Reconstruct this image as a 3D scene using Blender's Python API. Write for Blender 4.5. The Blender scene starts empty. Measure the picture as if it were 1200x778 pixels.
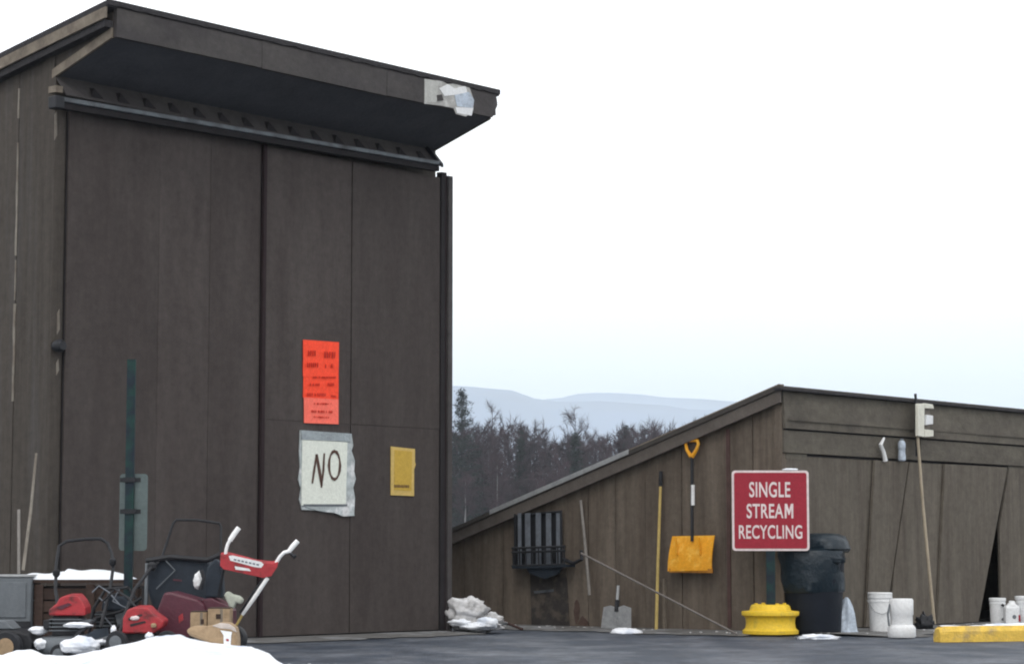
import bpy, math, random
import numpy as np
from mathutils import Vector, Matrix, noise as mnoise

R = math.radians
scene = bpy.context.scene
col = scene.collection

# ------------------------------------------------------------------ camera
FPX, CH = 2700.0, 0.85                      # focal length in photo pixels, eye height
PITCH = math.atan((645 - 389) / FPX)
cam_d = bpy.data.cameras.new('camera')
cam_d.sensor_width = 36.0
cam_d.lens = 36.0 * FPX / 1200.0
cam_d.clip_start = 0.1
cam_d.clip_end = 40000
cam = bpy.data.objects.new('camera', cam_d)
cam.location = (0, 0, CH)
cam.rotation_euler = (math.pi / 2 + PITCH, 0, 0)
col.objects.link(cam)
scene.camera = cam

# ------------------------------------------------------------------ sky and sun
SUN_EL, SUN_AZ = R(42), R(-172)             # azimuth from +Y, clockwise
world = bpy.data.worlds.new('World')
scene.world = world
world.use_nodes = True
nt = world.node_tree
nt.nodes.clear()
out = nt.nodes.new('ShaderNodeOutputWorld')
bg = nt.nodes.new('ShaderNodeBackground')
sky = nt.nodes.new('ShaderNodeTexSky')
sky.sky_type = 'NISHITA'
sky.sun_disc = False
sky.sun_elevation = SUN_EL
sky.sun_rotation = SUN_AZ
sky.dust_density = 3.0
tc = nt.nodes.new('ShaderNodeTexCoord')
sep = nt.nodes.new('ShaderNodeSeparateXYZ')
ramp = nt.nodes.new('ShaderNodeValToRGB')   # unbroken white overcast, faintly blue low down
ramp.color_ramp.elements[0].position = 0.0
ramp.color_ramp.elements[0].color = (0.47, 0.56, 0.65, 1)
ramp.color_ramp.elements[1].position = 0.15
ramp.color_ramp.elements[1].color = (1.0, 1.0, 1.0, 1)
e = ramp.color_ramp.elements.new(0.07)
e.color = (0.60, 0.645, 0.685, 1)
e = ramp.color_ramp.elements.new(0.108)
e.color = (0.80, 0.815, 0.825, 1)
nz = nt.nodes.new('ShaderNodeTexNoise')
nz.inputs['Scale'].default_value = 2.2
nz.inputs['Detail'].default_value = 4
mr = nt.nodes.new('ShaderNodeMapRange')
mr.inputs['To Min'].default_value = 15.6
mr.inputs['To Max'].default_value = 17.4
vm = nt.nodes.new('ShaderNodeVectorMath'); vm.operation = 'SCALE'
mix = nt.nodes.new('ShaderNodeMix'); mix.data_type = 'RGBA'
mix.inputs[0].default_value = 0.9
L = nt.links.new
L(tc.outputs['Generated'], sep.inputs[0]); L(sep.outputs['Z'], ramp.inputs[0])
L(tc.outputs['Generated'], nz.inputs['Vector']); L(nz.outputs[0], mr.inputs['Value'])
L(ramp.outputs[0], vm.inputs[0]); L(mr.outputs[0], vm.inputs['Scale'])
L(sky.outputs[0], mix.inputs[6]); L(vm.outputs[0], mix.inputs[7])
L(mix.outputs[2], bg.inputs['Color'])
bg.inputs['Strength'].default_value = 0.1
L(bg.outputs[0], out.inputs[0])

sun_d = bpy.data.lights.new('sun', 'SUN')
sun_d.energy = 0.6
sun_d.angle = R(16)
sun_d.color = (1.0, 0.95, 0.88)
sun = bpy.data.objects.new('sun', sun_d)
sd = Vector((math.sin(SUN_AZ) * math.cos(SUN_EL), math.cos(SUN_AZ) * math.cos(SUN_EL), math.sin(SUN_EL)))
sun.rotation_euler = sd.to_track_quat('Z', 'Y').to_euler()
sun.location = (0, 0, 30)
col.objects.link(sun)

vs = scene.view_settings
vs.view_transform = 'Standard'
vs.look = 'None'
vs.exposure = 0.0
vs.gamma = 1.0
vs.use_curve_mapping = False
scene.cycles.volume_bounces = 3
scene.cycles.pixel_filter_type = 'GAUSSIAN'
scene.cycles.filter_width = 2.3             # the photograph is a soft telephone zoom

# ------------------------------------------------------------------ frames
TH = math.atan(2300 / FPX)
UX = Vector((math.sin(TH), math.cos(TH), 0))    # along the building fronts, to the right
VX = Vector((-UX.y, UX.x, 0))                   # into the buildings
ROT = math.atan2(UX.y, UX.x)


def ray(px, py):
    a, b = (px - 600) / FPX, (389 - py) / FPX
    c, s = math.cos(PITCH), math.sin(PITCH)
    return Vector((a, c - b * s, s + b * c))


def at(px, py, Y):
    """point of the photo's ray at depth Y (metres along +Y)"""
    r = ray(px, py)
    return Vector((0, 0, CH)) + r * (Y / r.y)


def gnd(px, py, z=0.0):
    r = ray(px, py)
    return Vector((0, 0, CH)) + r * ((z - CH) / r.z)


class Frame:
    def __init__(s, o, rot):
        s.o = Vector(o); s.rot = rot
        s.x = Vector((math.cos(rot), math.sin(rot), 0)); s.y = Vector((-s.x.y, s.x.x, 0))

    def w(s, x, y, z):
        return s.o + s.x * x + s.y * y + Vector((0, 0, z))

    def hy(s, px, py, c=0.0):          # hit plane local y=c -> (x,z)
        r = ray(px, py); n = s.y
        t = (s.o.dot(n) + c) / r.dot(n)
        p = Vector((0, 0, CH)) + r * t
        return ((p - s.o).dot(s.x), p.z)

    def hx(s, px, py, c=0.0):          # hit plane local x=c -> (y,z)
        r = ray(px, py); n = s.x
        t = (s.o.dot(n) + c) / r.dot(n)
        p = Vector((0, 0, CH)) + r * t
        return ((p - s.o).dot(s.y), p.z)


g = gnd(68, 758) - UX * .14; T = Frame((g.x, g.y, 0), ROT)
g = gnd(918, 742); S = Frame((g.x, g.y, 0), ROT)
W = Frame((0, 0, 0), 0)
BASE = {}


class MB:
    def __init__(s):
        s.v = []; s.f = []; s.smooth = False

    def add(s, vs_, fs):
        n = len(s.v)
        s.v += [Vector(p) for p in vs_]
        s.f += [tuple(i + n for i in f) for f in fs]
        return s

    def box(s, fr, x0, x1, y0, y1, z0, z1):
        p = [fr.w(x, y, z) for z in (z0, z1) for (x, y) in ((x0, y0), (x1, y0), (x1, y1), (x0, y1))]
        return s.add(p, [(3, 2, 1, 0), (4, 5, 6, 7), (0, 1, 5, 4), (1, 2, 6, 5), (2, 3, 7, 6), (3, 0, 4, 7)])

    def prism(s, poly, d):
        """extrude polygon (world points) by vector d"""
        n = len(poly); poly = [Vector(p) for p in poly]; d = Vector(d)
        fs = [tuple(range(n)), tuple(range(2 * n - 1, n - 1, -1))]
        fs += [(i, i + n, (i + 1) % n + n, (i + 1) % n) for i in range(n)]
        return s.add(poly + [p + d for p in poly], fs)

    def tube(s, pts, r, n=8):
        pts = [Vector(p) for p in pts]
        rs = r if isinstance(r, (list, tuple)) else [r] * len(pts)
        vs_ = []; fs = []
        t0 = (pts[1] - pts[0]).normalized()
        a = t0.orthogonal().normalized()
        for i, p in enumerate(pts):
            if i == 0: t = t0
            elif i == len(pts) - 1: t = (pts[i] - pts[i - 1]).normalized()
            else: t = ((pts[i + 1] - p).normalized() + (p - pts[i - 1]).normalized()).normalized()
            a = (a - t * a.dot(t)).normalized(); b = t.cross(a)
            for k in range(n):
                q = 2 * math.pi * k / n
                vs_.append(p + (a * math.cos(q) + b * math.sin(q)) * rs[i])
        m = len(pts)
        for i in range(m - 1):
            for k in range(n):
                fs.append((i * n + k, i * n + (k + 1) % n, (i + 1) * n + (k + 1) % n, (i + 1) * n + k))
        fs.append(tuple(range(n - 1, -1, -1))); fs.append(tuple((m - 1) * n + k for k in range(n)))
        s.smooth = True
        return s.add(vs_, fs)

    def lathe(s, c, prof, n=32, axis=None, wob=0.0, seed=0):
        """prof: list of (radius, height) along axis"""
        c = Vector(c); ax = Vector(axis or (0, 0, 1)).normalized()
        a = ax.orthogonal().normalized() if axis else Vector((1, 0, 0)); b = ax.cross(a)
        vs_ = []; fs = []
        for i, (r, h) in enumerate(prof):
            for k in range(n):
                q = 2 * math.pi * k / n
                rr = r * (1 + wob * mnoise.noise((math.cos(q) * 2 + seed, math.sin(q) * 2, h * 5)))
                vs_.append(c + ax * h + (a * math.cos(q) + b * math.sin(q)) * rr)
        for i in range(len(prof) - 1):
            for k in range(n):
                fs.append((i * n + k, i * n + (k + 1) % n, (i + 1) * n + (k + 1) % n, (i + 1) * n + k))
        fs.append(tuple(range(n - 1, -1, -1))); m = len(prof) - 1
        fs.append(tuple(m * n + k for k in range(n)))
        s.smooth = True
        return s.add(vs_, fs)

    def blob(s, c, r, amp=.25, fr=2.5, seed=0, nu=22, nv=14, flat=None):
        c = Vector(c); vs_ = []; fs = []
        for j in range(nv + 1):
            ph = math.pi * j / nv
            for i in range(nu):
                q = 2 * math.pi * i / nu
                d = Vector((math.sin(ph) * math.cos(q), math.sin(ph) * math.sin(q), math.cos(ph)))
                k = 1 + amp * mnoise.noise(d * fr + Vector((seed * 7.3, seed, 0))) + amp * .4 * mnoise.noise(d * fr * 3 + Vector((seed, 0, 5)))
                p = Vector((d.x * r[0], d.y * r[1], d.z * r[2])) * k + c
                if flat is not None and p.z < flat: p.z = flat
                vs_.append(p)
        for j in range(nv):
            for i in range(nu):
                fs.append((j * nu + i, (j + 1) * nu + i, (j + 1) * nu + (i + 1) % nu, j * nu + (i + 1) % nu))
        s.smooth = True; s.sharp = 179
        return s.add(vs_, fs)


def obj(name, mb, m, parent=None, origin=None, rot=0.0, label=None, bevel=0.0, kind=None, smooth=None):
    if parent is not None:
        bl, br = BASE[parent.name]
    else:
        bl, br = Vector(origin or (0, 0, 0)), rot
    Mi = (Matrix.Translation(bl) @ Matrix.Rotation(br, 4, 'Z')).inverted()
    me = bpy.data.meshes.new(name)
    me.from_pydata([tuple(Mi @ p) for p in mb.v], [], mb.f)
    me.update()
    me.materials.append(m)
    import bmesh
    bm = bmesh.new(); bm.from_mesh(me)
    bmesh.ops.recalc_face_normals(bm, faces=bm.faces)
    bm.to_mesh(me); bm.free()
    sm = mb.smooth if smooth is None else smooth
    if sm:
        me.polygons.foreach_set('use_smooth', [True] * len(me.polygons))
        try: me.set_sharp_from_angle(angle=R(getattr(mb, 'sharp', 40)))
        except Exception: pass
    o = bpy.data.objects.new(name, me)
    col.objects.link(o)
    if parent is not None:
        o.parent = parent
    else:
        o.location = bl; o.rotation_euler = (0, 0, br)
    BASE[o.name] = (bl, br)
    if bevel:
        b = o.modifiers.new('bevel', 'BEVEL'); b.width = bevel; b.segments = 2; b.limit_method = 'ANGLE'
    if label: o['label'] = label
    if kind: o['kind'] = kind
    return o


def thing(name, label, cat, loc, rot=0.0, group=None):
    o = bpy.data.objects.new(name, None)
    o.empty_display_size = .1
    o.location = loc; o.rotation_euler = (0, 0, rot)
    col.objects.link(o)
    o['label'] = label; o['category'] = cat
    if group: o['group'] = group
    BASE[o.name] = (Vector(loc), rot)
    return o


def solo(name, mb, m, label, cat, origin, rot=0.0, group=None, bevel=0.0):
    o = obj(name, mb, m, None, origin, rot, label, bevel)
    o['category'] = cat
    if group: o['group'] = group
    return o


# ------------------------------------------------------------------ materials
def srgb(h):
    c = [int(h[i:i + 2], 16) / 255 for i in (0, 2, 4)]
    return tuple(x / 12.92 if x <= .04045 else ((x + .055) / 1.055) ** 2.4 for x in c) + (1,)


def mat(name, colr, rough=.8, var=.25, scale=6, stretch=(1, 1, 1), bump=.15, bscale=40, metal=0.0,
        col2=None, c2scale=3, c2lo=.5, c2hi=.62, rand=0.0, groove=0.0, spec=.3, speck=.16, sscale=38):
    m = bpy.data.materials.new(name); m.use_nodes = True
    t = m.node_tree; n = t.nodes; l = t.links.new
    b = n['Principled BSDF']
    b.inputs['Roughness'].default_value = rough
    b.inputs['Metallic'].default_value = metal
    b.inputs['Specular IOR Level'].default_value = spec
    tcn = n.new('ShaderNodeTexCoord'); mp = n.new('ShaderNodeMapping')
    mp.inputs['Scale'].default_value = stretch
    l(tcn.outputs['Object'], mp.inputs[0])
    n1 = n.new('ShaderNodeTexNoise'); n1.inputs['Scale'].default_value = scale; n1.inputs['Detail'].default_value = 8
    n1.inputs['Roughness'].default_value = .65
    l(mp.outputs[0], n1.inputs[0])
    r1 = n.new('ShaderNodeMapRange'); r1.inputs[1].default_value = .25; r1.inputs[2].default_value = .75
    r1.inputs[3].default_value = 1 - var; r1.inputs[4].default_value = 1 + var
    l(n1.outputs[0], r1.inputs[0])
    base = n.new('ShaderNodeRGB'); base.outputs[0].default_value = colr
    cur = base.outputs[0]
    if col2:
        n2 = n.new('ShaderNodeTexNoise'); n2.inputs['Scale'].default_value = c2scale; n2.inputs['Detail'].default_value = 6
        n2.inputs['Roughness'].default_value = .6
        l(mp.outputs[0], n2.inputs[0])
        r2 = n.new('ShaderNodeMapRange'); r2.inputs[1].default_value = c2lo; r2.inputs[2].default_value = c2hi
        l(n2.outputs[0], r2.inputs[0])
        mx = n.new('ShaderNodeMix'); mx.data_type = 'RGBA'
        l(r2.outputs[0], mx.inputs[0]); l(cur, mx.inputs[6]); mx.inputs[7].default_value = col2
        cur = mx.outputs[2]
    sc = n.new('ShaderNodeVectorMath'); sc.operation = 'SCALE'
    l(cur, sc.inputs[0]); l(r1.outputs[0], sc.inputs['Scale']); cur = sc.outputs[0]
    if speck:
        n4 = n.new('ShaderNodeTexNoise'); n4.inputs['Scale'].default_value = sscale; n4.inputs['Detail'].default_value = 9; n4.inputs['Roughness'].default_value = .8
        l(tcn.outputs['Object'], n4.inputs[0])
        r4 = n.new('ShaderNodeMapRange'); r4.inputs[1].default_value = .3; r4.inputs[2].default_value = .7
        r4.inputs[3].default_value = 1 - speck; r4.inputs[4].default_value = 1 + speck
        l(n4.outputs[0], r4.inputs[0])
        s4 = n.new('ShaderNodeVectorMath'); s4.operation = 'SCALE'
        l(cur, s4.inputs[0]); l(r4.outputs[0], s4.inputs['Scale']); cur = s4.outputs[0]
    if rand:
        oi = n.new('ShaderNodeObjectInfo'); r3 = n.new('ShaderNodeMapRange')
        r3.inputs[3].default_value = 1 - rand; r3.inputs[4].default_value = 1 + rand
        l(oi.outputs['Random'], r3.inputs[0])
        s2 = n.new('ShaderNodeVectorMath'); s2.operation = 'SCALE'
        l(cur, s2.inputs[0]); l(r3.outputs[0], s2.inputs['Scale']); cur = s2.outputs[0]
    hgt = None
    if groove:
        sx = n.new('ShaderNodeSeparateXYZ'); l(tcn.outputs['Object'], sx.inputs[0])
        ad = n.new('ShaderNodeMath'); ad.operation = 'ADD'; l(sx.outputs[0], ad.inputs[0]); l(sx.outputs[1], ad.inputs[1])
        dv = n.new('ShaderNodeMath'); dv.operation = 'DIVIDE'; l(ad.outputs[0], dv.inputs[0]); dv.inputs[1].default_value = groove
        fr = n.new('ShaderNodeMath'); fr.operation = 'FRACT'; l(dv.outputs[0], fr.inputs[0])
        lt = n.new('ShaderNodeMath'); lt.operation = 'GREATER_THAN'; l(fr.outputs[0], lt.inputs[0]); lt.inputs[1].default_value = .07
        hgt = lt.outputs[0]
    n3 = n.new('ShaderNodeTexNoise'); n3.inputs['Scale'].default_value = bscale; n3.inputs['Detail'].default_value = 5
    l(mp.outputs[0], n3.inputs[0])
    bp = n.new('ShaderNodeBump'); bp.inputs['Strength'].default_value = bump; bp.inputs['Distance'].default_value = .02
    l(n3.outputs[0], bp.inputs['Height'])
    nrm = bp.outputs[0]
    if hgt:
        bp2 = n.new('ShaderNodeBump'); bp2.inputs['Strength'].default_value = .5; bp2.inputs['Distance'].default_value = .006
        l(hgt, bp2.inputs['Height']); l(nrm, bp2.inputs['Normal']); nrm = bp2.outputs[0]
    l(nrm, b.inputs['Normal'])
    l(cur, b.inputs['Base Color'])
    return m


M = {}
M['door'] = mat('brown_painted_plywood', (.052, .0425, .0400, 1), .85, .13, 3.2, (3, 3, .5), .3, 18, col2=(.067, .0565, .053, 1), c2scale=.9, c2lo=.42, c2hi=.7, rand=.09, groove=.2, speck=.22, sscale=11)
M['twall'] = mat('weathered_brown_siding', (.064, .055, .0475, 1), .9, .22, 4, (5, 5, .3), .3, 18, col2=(.076,.070,.067,1), c2scale=1.3, c2lo=.5, c2hi=.75, rand=.08, groove=.2, speck=.22, sscale=11)
M['fascia'] = mat('brown_fascia_board', (.054,.049,.050,1), .85, .2, 2.2, (1, 1, 1.5), .2, 20, col2=(.075,.069,.065,1), c2scale=1.5, c2lo=.45, c2hi=.7, speck=.22, sscale=11)
M['soffit'] = mat('dark_soffit_board', (.074, .076, .086, 1), .9, .2, 3, (1, 1, 1), .2, 20)
M['trim'] = mat('faded_tan_trim', (.20, .17, .135, 1), .85, .3, 5, (1, 1, 1), .3, 25, col2=(.11, .09, .075, 1), c2scale=4, c2lo=.45, c2hi=.7)
M['bare'] = mat('bare_pale_wood', (.23, .21, .18, 1), .9, .35, 14, (1, 1, .6), .3, 30, col2=(.14, .12, .10, 1), c2scale=7, c2lo=.45, c2hi=.6)
M['rail'] = mat('dull_zinc_rail', (.13, .145, .16, 1), .55, .25, 6, (1, 1, 1), .1, 30, metal=.3, col2=(.06, .06, .065, 1), c2scale=5, c2lo=.45, c2hi=.7)
M['black'] = mat('black_iron', (.018, .019, .023, 1), .55, .3, 12)
M['dark'] = mat('dark_recess_wood', (.02, .018, .02, 1), .95, .2, 6)
M['redtrim'] = mat('dark_reddish_edge', (.024, .015, .017, 1), .9, .2, 6)
M['roof'] = mat('dark_roof_felt', (.035, .033, .036, 1), .95, .3, 20, bump=.5)
M['swall'] = mat('shed_brown_siding', (.136, .112, .090, 1), .92, .27, 2.6, (4, 4, .35), .35, 16, col2=(.098, .078, .062, 1), c2scale=1.6, c2lo=.42, c2hi=.68, rand=.12, groove=.2, speck=.22, sscale=11)
M['sdoor'] = mat('shed_greybrown_door', (.116, .101, .083, 1), .92, .2, 3.5, (4, 4, .35), .3, 16, col2=(.088, .074, .061, 1), c2scale=1.4, c2lo=.45, c2hi=.7, rand=.09, groove=.2, speck=.22, sscale=11)
M['sfascia'] = mat('shed_fascia', (.116, .104, .085, 1), .92, .2, 3, (1, 1, 2), .3, 16, col2=(.085, .075, .064, 1), c2scale=2, c2lo=.42, c2hi=.7, rand=.06, speck=.22, sscale=11)
M['asphalt'] = mat('wet_dark_asphalt', (.036, .048, .070, 1), .6, .45, 3, (1.3, .8, 1), 1.0, 60, col2=(.115, .128, .152, 1), c2scale=1.0, c2lo=.42, c2hi=.64, spec=.35, speck=.5, sscale=14)
M['apron'] = mat('slushy_gravel_apron', (.13, .128, .125, 1), .85, .4, 5, (1, 1, 1), .8, 30, col2=(.22, .225, .235, 1), c2scale=1.8, c2lo=.52, c2hi=.64)
M['field'] = mat('snowy_winter_field', (.34, .33, .31, 1), .95, .3, .05, bump=.2, col2=(.7, .72, .76, 1), c2scale=.02, c2lo=.4, c2hi=.6)
M['snow'] = mat('snow', (.84, .87, .92, 1), .6, .05, 6, bump=.7, bscale=22, spec=.4, col2=(.50, .57, .70, 1), c2scale=2.6, c2lo=.54, c2hi=.70, speck=.05)  # bluish blotches put shading and some dirt into the snow colour
M['dsnow'] = mat('dirty_snow', (.58, .58, .59, 1), .8, .2, 9, bump=.6, bscale=25, col2=(.36, .355, .355, 1), c2scale=6, c2lo=.42, c2hi=.62)
M['green'] = mat('dark_green_post_paint', (.006, .034, .030, 1), .6, .3, 14, col2=(.006, .012, .024, 1), c2scale=6, c2lo=.42, c2hi=.6)
M['alum'] = mat('dull_sign_metal', (.105, .135, .135, 1), .55, .15, 8, metal=.2)
M['signred'] = mat('faded_sign_red', (.30, .018, .035, 1), .6, .1, 12)
M['pink'] = mat('faded_sign_white', (.70, .60, .60, 1), .6, .12, 20)
M['orange'] = mat('fluorescent_orange_paper', (.95, .075, .030, 1), .7, .06, 10, bump=.3, bscale=12)
M['orange2'] = mat('sunbleached_orange_paper', (.95, .17, .12, 1), .7, .06, 10, bump=.3, bscale=12)
M['redink'] = mat('dark_red_ink', (.52, .028, .014, 1), .8, .3, 30)
M['paper'] = mat('white_card', (.72, .75, .68, 1), .8, .05, 7, bump=.1)
M['plastic'] = mat('grey_torn_plastic', (.40, .44, .45, 1), .5, .3, 9, bump=.8, bscale=14, col2=(.66, .67, .68, 1), c2scale=6)
M['ink'] = mat('brown_marker_ink', (.085, .045, .035, 1), .8, .3, 30)
M['ysign'] = mat('faded_yellow_sign', (.50, .33, .055, 1), .7, .1, 10)
M['yedge'] = mat('pale_yellow_border', (.56, .40, .13, 1), .7, .12, 14)
M['yellow'] = mat('yellow_paint', (.74, .50, .035, 1), .55, .12, 8, col2=(.5, .36, .06, 1), c2scale=9, c2lo=.55, c2hi=.75)
M['curb'] = mat('worn_yellow_curb_paint', (.72, .48, .09, 1), .8, .2, 8, bump=.5, col2=(.42, .30, .12, 1), c2scale=6, c2lo=.5, c2hi=.7)
M['orangep'] = mat('orange_plastic', (.76, .34, .020, 1), .5, .12, 6, col2=(.85, .50, .09, 1), c2scale=9, c2lo=.5, c2hi=.7)
M['bag'] = mat('black_bin_plastic', (.006, .009, .016, 1), .6, .25, 5, bump=.3, bscale=7, spec=.22)
M['lid'] = mat('dark_teal_bag_plastic', (.008, .017, .026, 1), .38, .25, 5, bump=1.0, bscale=9, spec=.35)
M['white'] = mat('white_plastic', (.72, .73, .74, 1), .5, .08, 8, col2=(.55, .55, .55, 1), c2scale=4, c2lo=.5, c2hi=.8)
M['wblue'] = mat('pale_blue_plastic', (.42, .48, .56, 1), .5, .3, 10, bump=.9, bscale=15)
M['grey'] = mat('grey_enamel', (.135, .15, .165, 1), .6, .15, 4)
M['steel'] = mat('grey_steel', (.34, .35, .36, 1), .6, .25, 9, metal=.2)
M['galv'] = mat('pale_steel_bar', (.17, .19, .22, 1), .5, .3, 12, metal=.2)
M['shaft'] = mat('pale_wood_shaft', (.33, .28, .21, 1), .75, .25, 10, (1, 1, .4))
M['greyshaft'] = mat('grey_weathered_shaft', (.22, .205, .19, 1), .75, .25, 10)
M['darkshaft'] = mat('dull_grey_pole', (.15, .135, .125, 1), .75, .25, 10)
M['yshaft'] = mat('yellow_shaft', (.48, .36, .13, 1), .7, .25, 8)
M['red'] = mat('red_engine_paint', (.36, .026, .034, 1), .5, .25, 10, spec=.4, col2=(.10, .02, .022, 1), c2scale=9, c2lo=.52, c2hi=.66)
M['maroon'] = mat('dark_maroon_paint', (.075, .010, .024, 1), .45, .2, 8, spec=.5)
M['navy'] = mat('dark_blue_grey_fabric', (.022, .030, .042, 1), .7, .3, 7)
M['brown'] = mat('brown_crate_wood', (.052, .034, .028, 1), .9, .35, 8, (1, 1, 3), rand=.25)
M['card'] = mat('tan_cardboard', (.33, .235, .145, 1), .9, .2, 9, bump=.2, col2=(.17, .115, .07, 1), c2scale=6, c2lo=.5, c2hi=.7)
M['bark'] = mat('grey_brown_bark', (.042, .035, .040, 1), .95, .3, 1.2)
M['twig'] = mat('purple_brown_twigs', (.060, .040, .048, 1), .95, .4, .35, col2=(.040, .033, .040, 1), c2scale=.2, c2lo=.4, c2hi=.65)
M['birch'] = mat('pale_birch_bark', (.19, .185, .19, 1), .9, .3, 2)
M['needle'] = mat('dark_pine_needles', (.024, .030, .029, 1), .9, .4, .8)
M['hill'] = mat('wooded_hillside', (.040, .028, .033, 1), .95, .5, .25, bump=.6, bscale=.6)
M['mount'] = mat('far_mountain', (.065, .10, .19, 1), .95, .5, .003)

# ------------------------------------------------------------------ ground
def sheet(name, x0, x1, y0, y1, nx, ny, zf, m):
    mb = MB()
    for j in range(ny + 1):
        for i in range(nx + 1):
            x = x0 + (x1 - x0) * i / nx; y = y0 + (y1 - y0) * j / ny
            mb.v.append(Vector((x, y, zf(x, y))))
    for j in range(ny):
        for i in range(nx):
            a = j * (nx + 1) + i
            mb.f.append((a, a + 1, a + nx + 2, a + nx + 1))
    return obj(name, mb, m, kind='structure')


sheet('ground', -9000, 9000, -3000, 15000, 10, 10, lambda x, y: -.03, M['field'])
sheet('parking_lot', -60, 60, -15, 75, 160, 160, lambda x, y: .003 * mnoise.noise((x * .4, y * .4, 0)) - .012, M['asphalt'])


def apron(name, p, q, d0, d1):
    """strip of slush with a ragged outer edge between wall points p and q"""
    mb = MB(); n = 90
    p = Vector(p); q = Vector(q); t = (q - p).normalized(); nrm = Vector((t.y, -t.x, 0))
    for i in range(n + 1):
        a = p + (q - p) * i / n
        k = d0 + d1 * (.5 + .9 * mnoise.noise((i * .17, 3, 0)))
        for j, s_ in enumerate((0, .5, 1)):
            mb.v.append(a + nrm * k * s_ + Vector((0, 0, [.02, .014, -.004][j])))
    for i in range(n):
        for j in range(2):
            a = i * 3 + j
            mb.f.append((a, a + 1, a + 4, a + 3))
    return obj(name, mb, M['apron'], kind='structure')


apron('slush_path', T.w(-.02, -.0, 0), T.w(5.2, -.0, 0), .5, .3)
apron('slush_path', S.w(-.0, 6.5, 0), S.w(-.0, -.0, 0), .5, .5)
apron('slush_path', S.w(0, 0, 0), S.w(9, 0, 0), 1.0, .8)

# ------------------------------------------------------------------ tall building
tb = thing('tall_shed', 'tall dark brown building with two high sliding doors under a deep overhanging eave', 'building', T.o, ROT)
TL, TD, TRS = 5.08, 7.0, .172
rz = lambda y: 5.478 - TRS * y                  # roof top height over local y


def fpoly(fr, pts, y, d=.03):
    """prism from (x,z) list on the local plane y, extruded by d into -y"""
    return MB().prism([fr.w(x, y, z) for x, z in pts], fr.y * -d)


def spoly(fr, pts, x, d=.03):
    """prism from (y,z) list on the local plane x, extruded by d into -x"""
    return MB().prism([fr.w(x, y, z) for y, z in pts], fr.x * -d)


LX0 = T.hy(76, 450, -.066)[0]
print('LX0', LX0)
# walls (each a real slab)
obj('front_wall', MB().box(T, .0, TL, .0, .12, -.05, 5.12), M['twall'], tb)
obj('right_wall', MB().prism([T.w(TL, .12, -.05), T.w(TL, TD, -.05), T.w(TL, TD, rz(TD) - .16), T.w(TL, .12, rz(.12) - .16)], T.x * -.12), M['twall'], tb)
obj('back_wall', MB().box(T, .12, TL - .12, TD - .12, TD, -.05, rz(TD) - .2), M['twall'], tb)
# side siding: separate sheets with seams
side_seams = [0.0, T.hx(15, 500)[0], T.hx(15, 500)[0] + 1.22, T.hx(15, 500)[0] + 2.44, T.hx(15, 500)[0] + 3.66, TD]
for i in range(len(side_seams) - 1):
    a, b = side_seams[i] + (.006 if i else 0), side_seams[i + 1] - .006
    w_ = (.0, .006, .002, .007, .0)[i]
    obj('siding_panel', MB().prism([T.w(.0, a, -.04), T.w(.0, b, -.04), T.w(.0, b, rz(b) - .17), T.w(.0, a, rz(a) - .17)], T.x * (.118 - w_)), M['twall'], tb)
    if i:
        mb = MB().box(T, .02, .1, side_seams[i] - .01, side_seams[i] + .01, -.04, rz(side_seams[i]) - .2)
        obj('seam_backing', mb, M['dark'], tb)
# pale bare strip along first seam, in broken lengths
ys = side_seams[1]
for (pa, pb, wd) in ((105, 140, .018), (168, 300, .022), (305, 352, .014), (356, 470, .03)):
    y0_, z1 = T.hx(15, pa, -.02); _, z0 = T.hx(13, pb, -.02)
    mb = MB(); n = 9; L_ = []; R_ = []
    for k in range(n + 1):
        z = z0 + (z1 - z0) * k / n
        L_.append((ys - wd * (.5 + .5 * mnoise.noise((z * 4, 1, pa))), z)); R_.append((ys + wd * (.5 + .5 * mnoise.noise((z * 4, 9, pa))), z))
    mb.prism([T.w(-.002, y, z) for y, z in L_ + R_[::-1]], T.x * -.008)
    obj('bare_wood_strip', mb, M['bare'], tb)
# corner board and its pale flaking streak
obj('corner_board', MB().box(T, -.022, LX0 - .006, -.022, .0, -.03, 5.10).box(T, -.022, -.002, .002, .13, -.03, 5.36), M['twall'], tb)
for (pa, pb, px) in ((130, 165, 66), (362, 392, 69), (420, 440, 68)):
    x0_, z1 = T.hy(px, pa, -.03); _, z0 = T.hy(px, pb, -.03)
    obj('flaked_paint', fpoly(T, [(x0_ - .012, z0), (x0_ + .018, z0 + .05), (x0_ + .010, z1), (x0_ - .015, z1 - .04)], -.0225, .004), M['bare'], tb)

# roof deck, felt edge, rake, fascia, soffit
OH = .8
ft, fb = 5.628, 5.345
obj('roof', MB().prism([T.w(-.12, -OH - .03, rz(-OH - .03) + .03), T.w(-.12, TD + .3, rz(TD + .3) + .03), T.w(-.12, TD + .3, rz(TD + .3) - .02), T.w(-.12, -OH - .03, rz(-OH - .03) - .02)], T.x * (TL + .20)), M['roof'], tb)
mb = MB()                                            # ragged felt hanging over the fascia top
pts = []
n = 60
for k in range(n + 1):
    pts.append((-.12 + (TL + .2) * k / n, ft + .035 - .03 - .018 * (1 + mnoise.noise((k * .9, 0, 0)))))
pts += [(TL + .08, ft + .035), (-.12, ft + .035)]
obj('felt_edge', fpoly(T, pts, -OH - .031, .012), M['roof'], tb)
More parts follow.
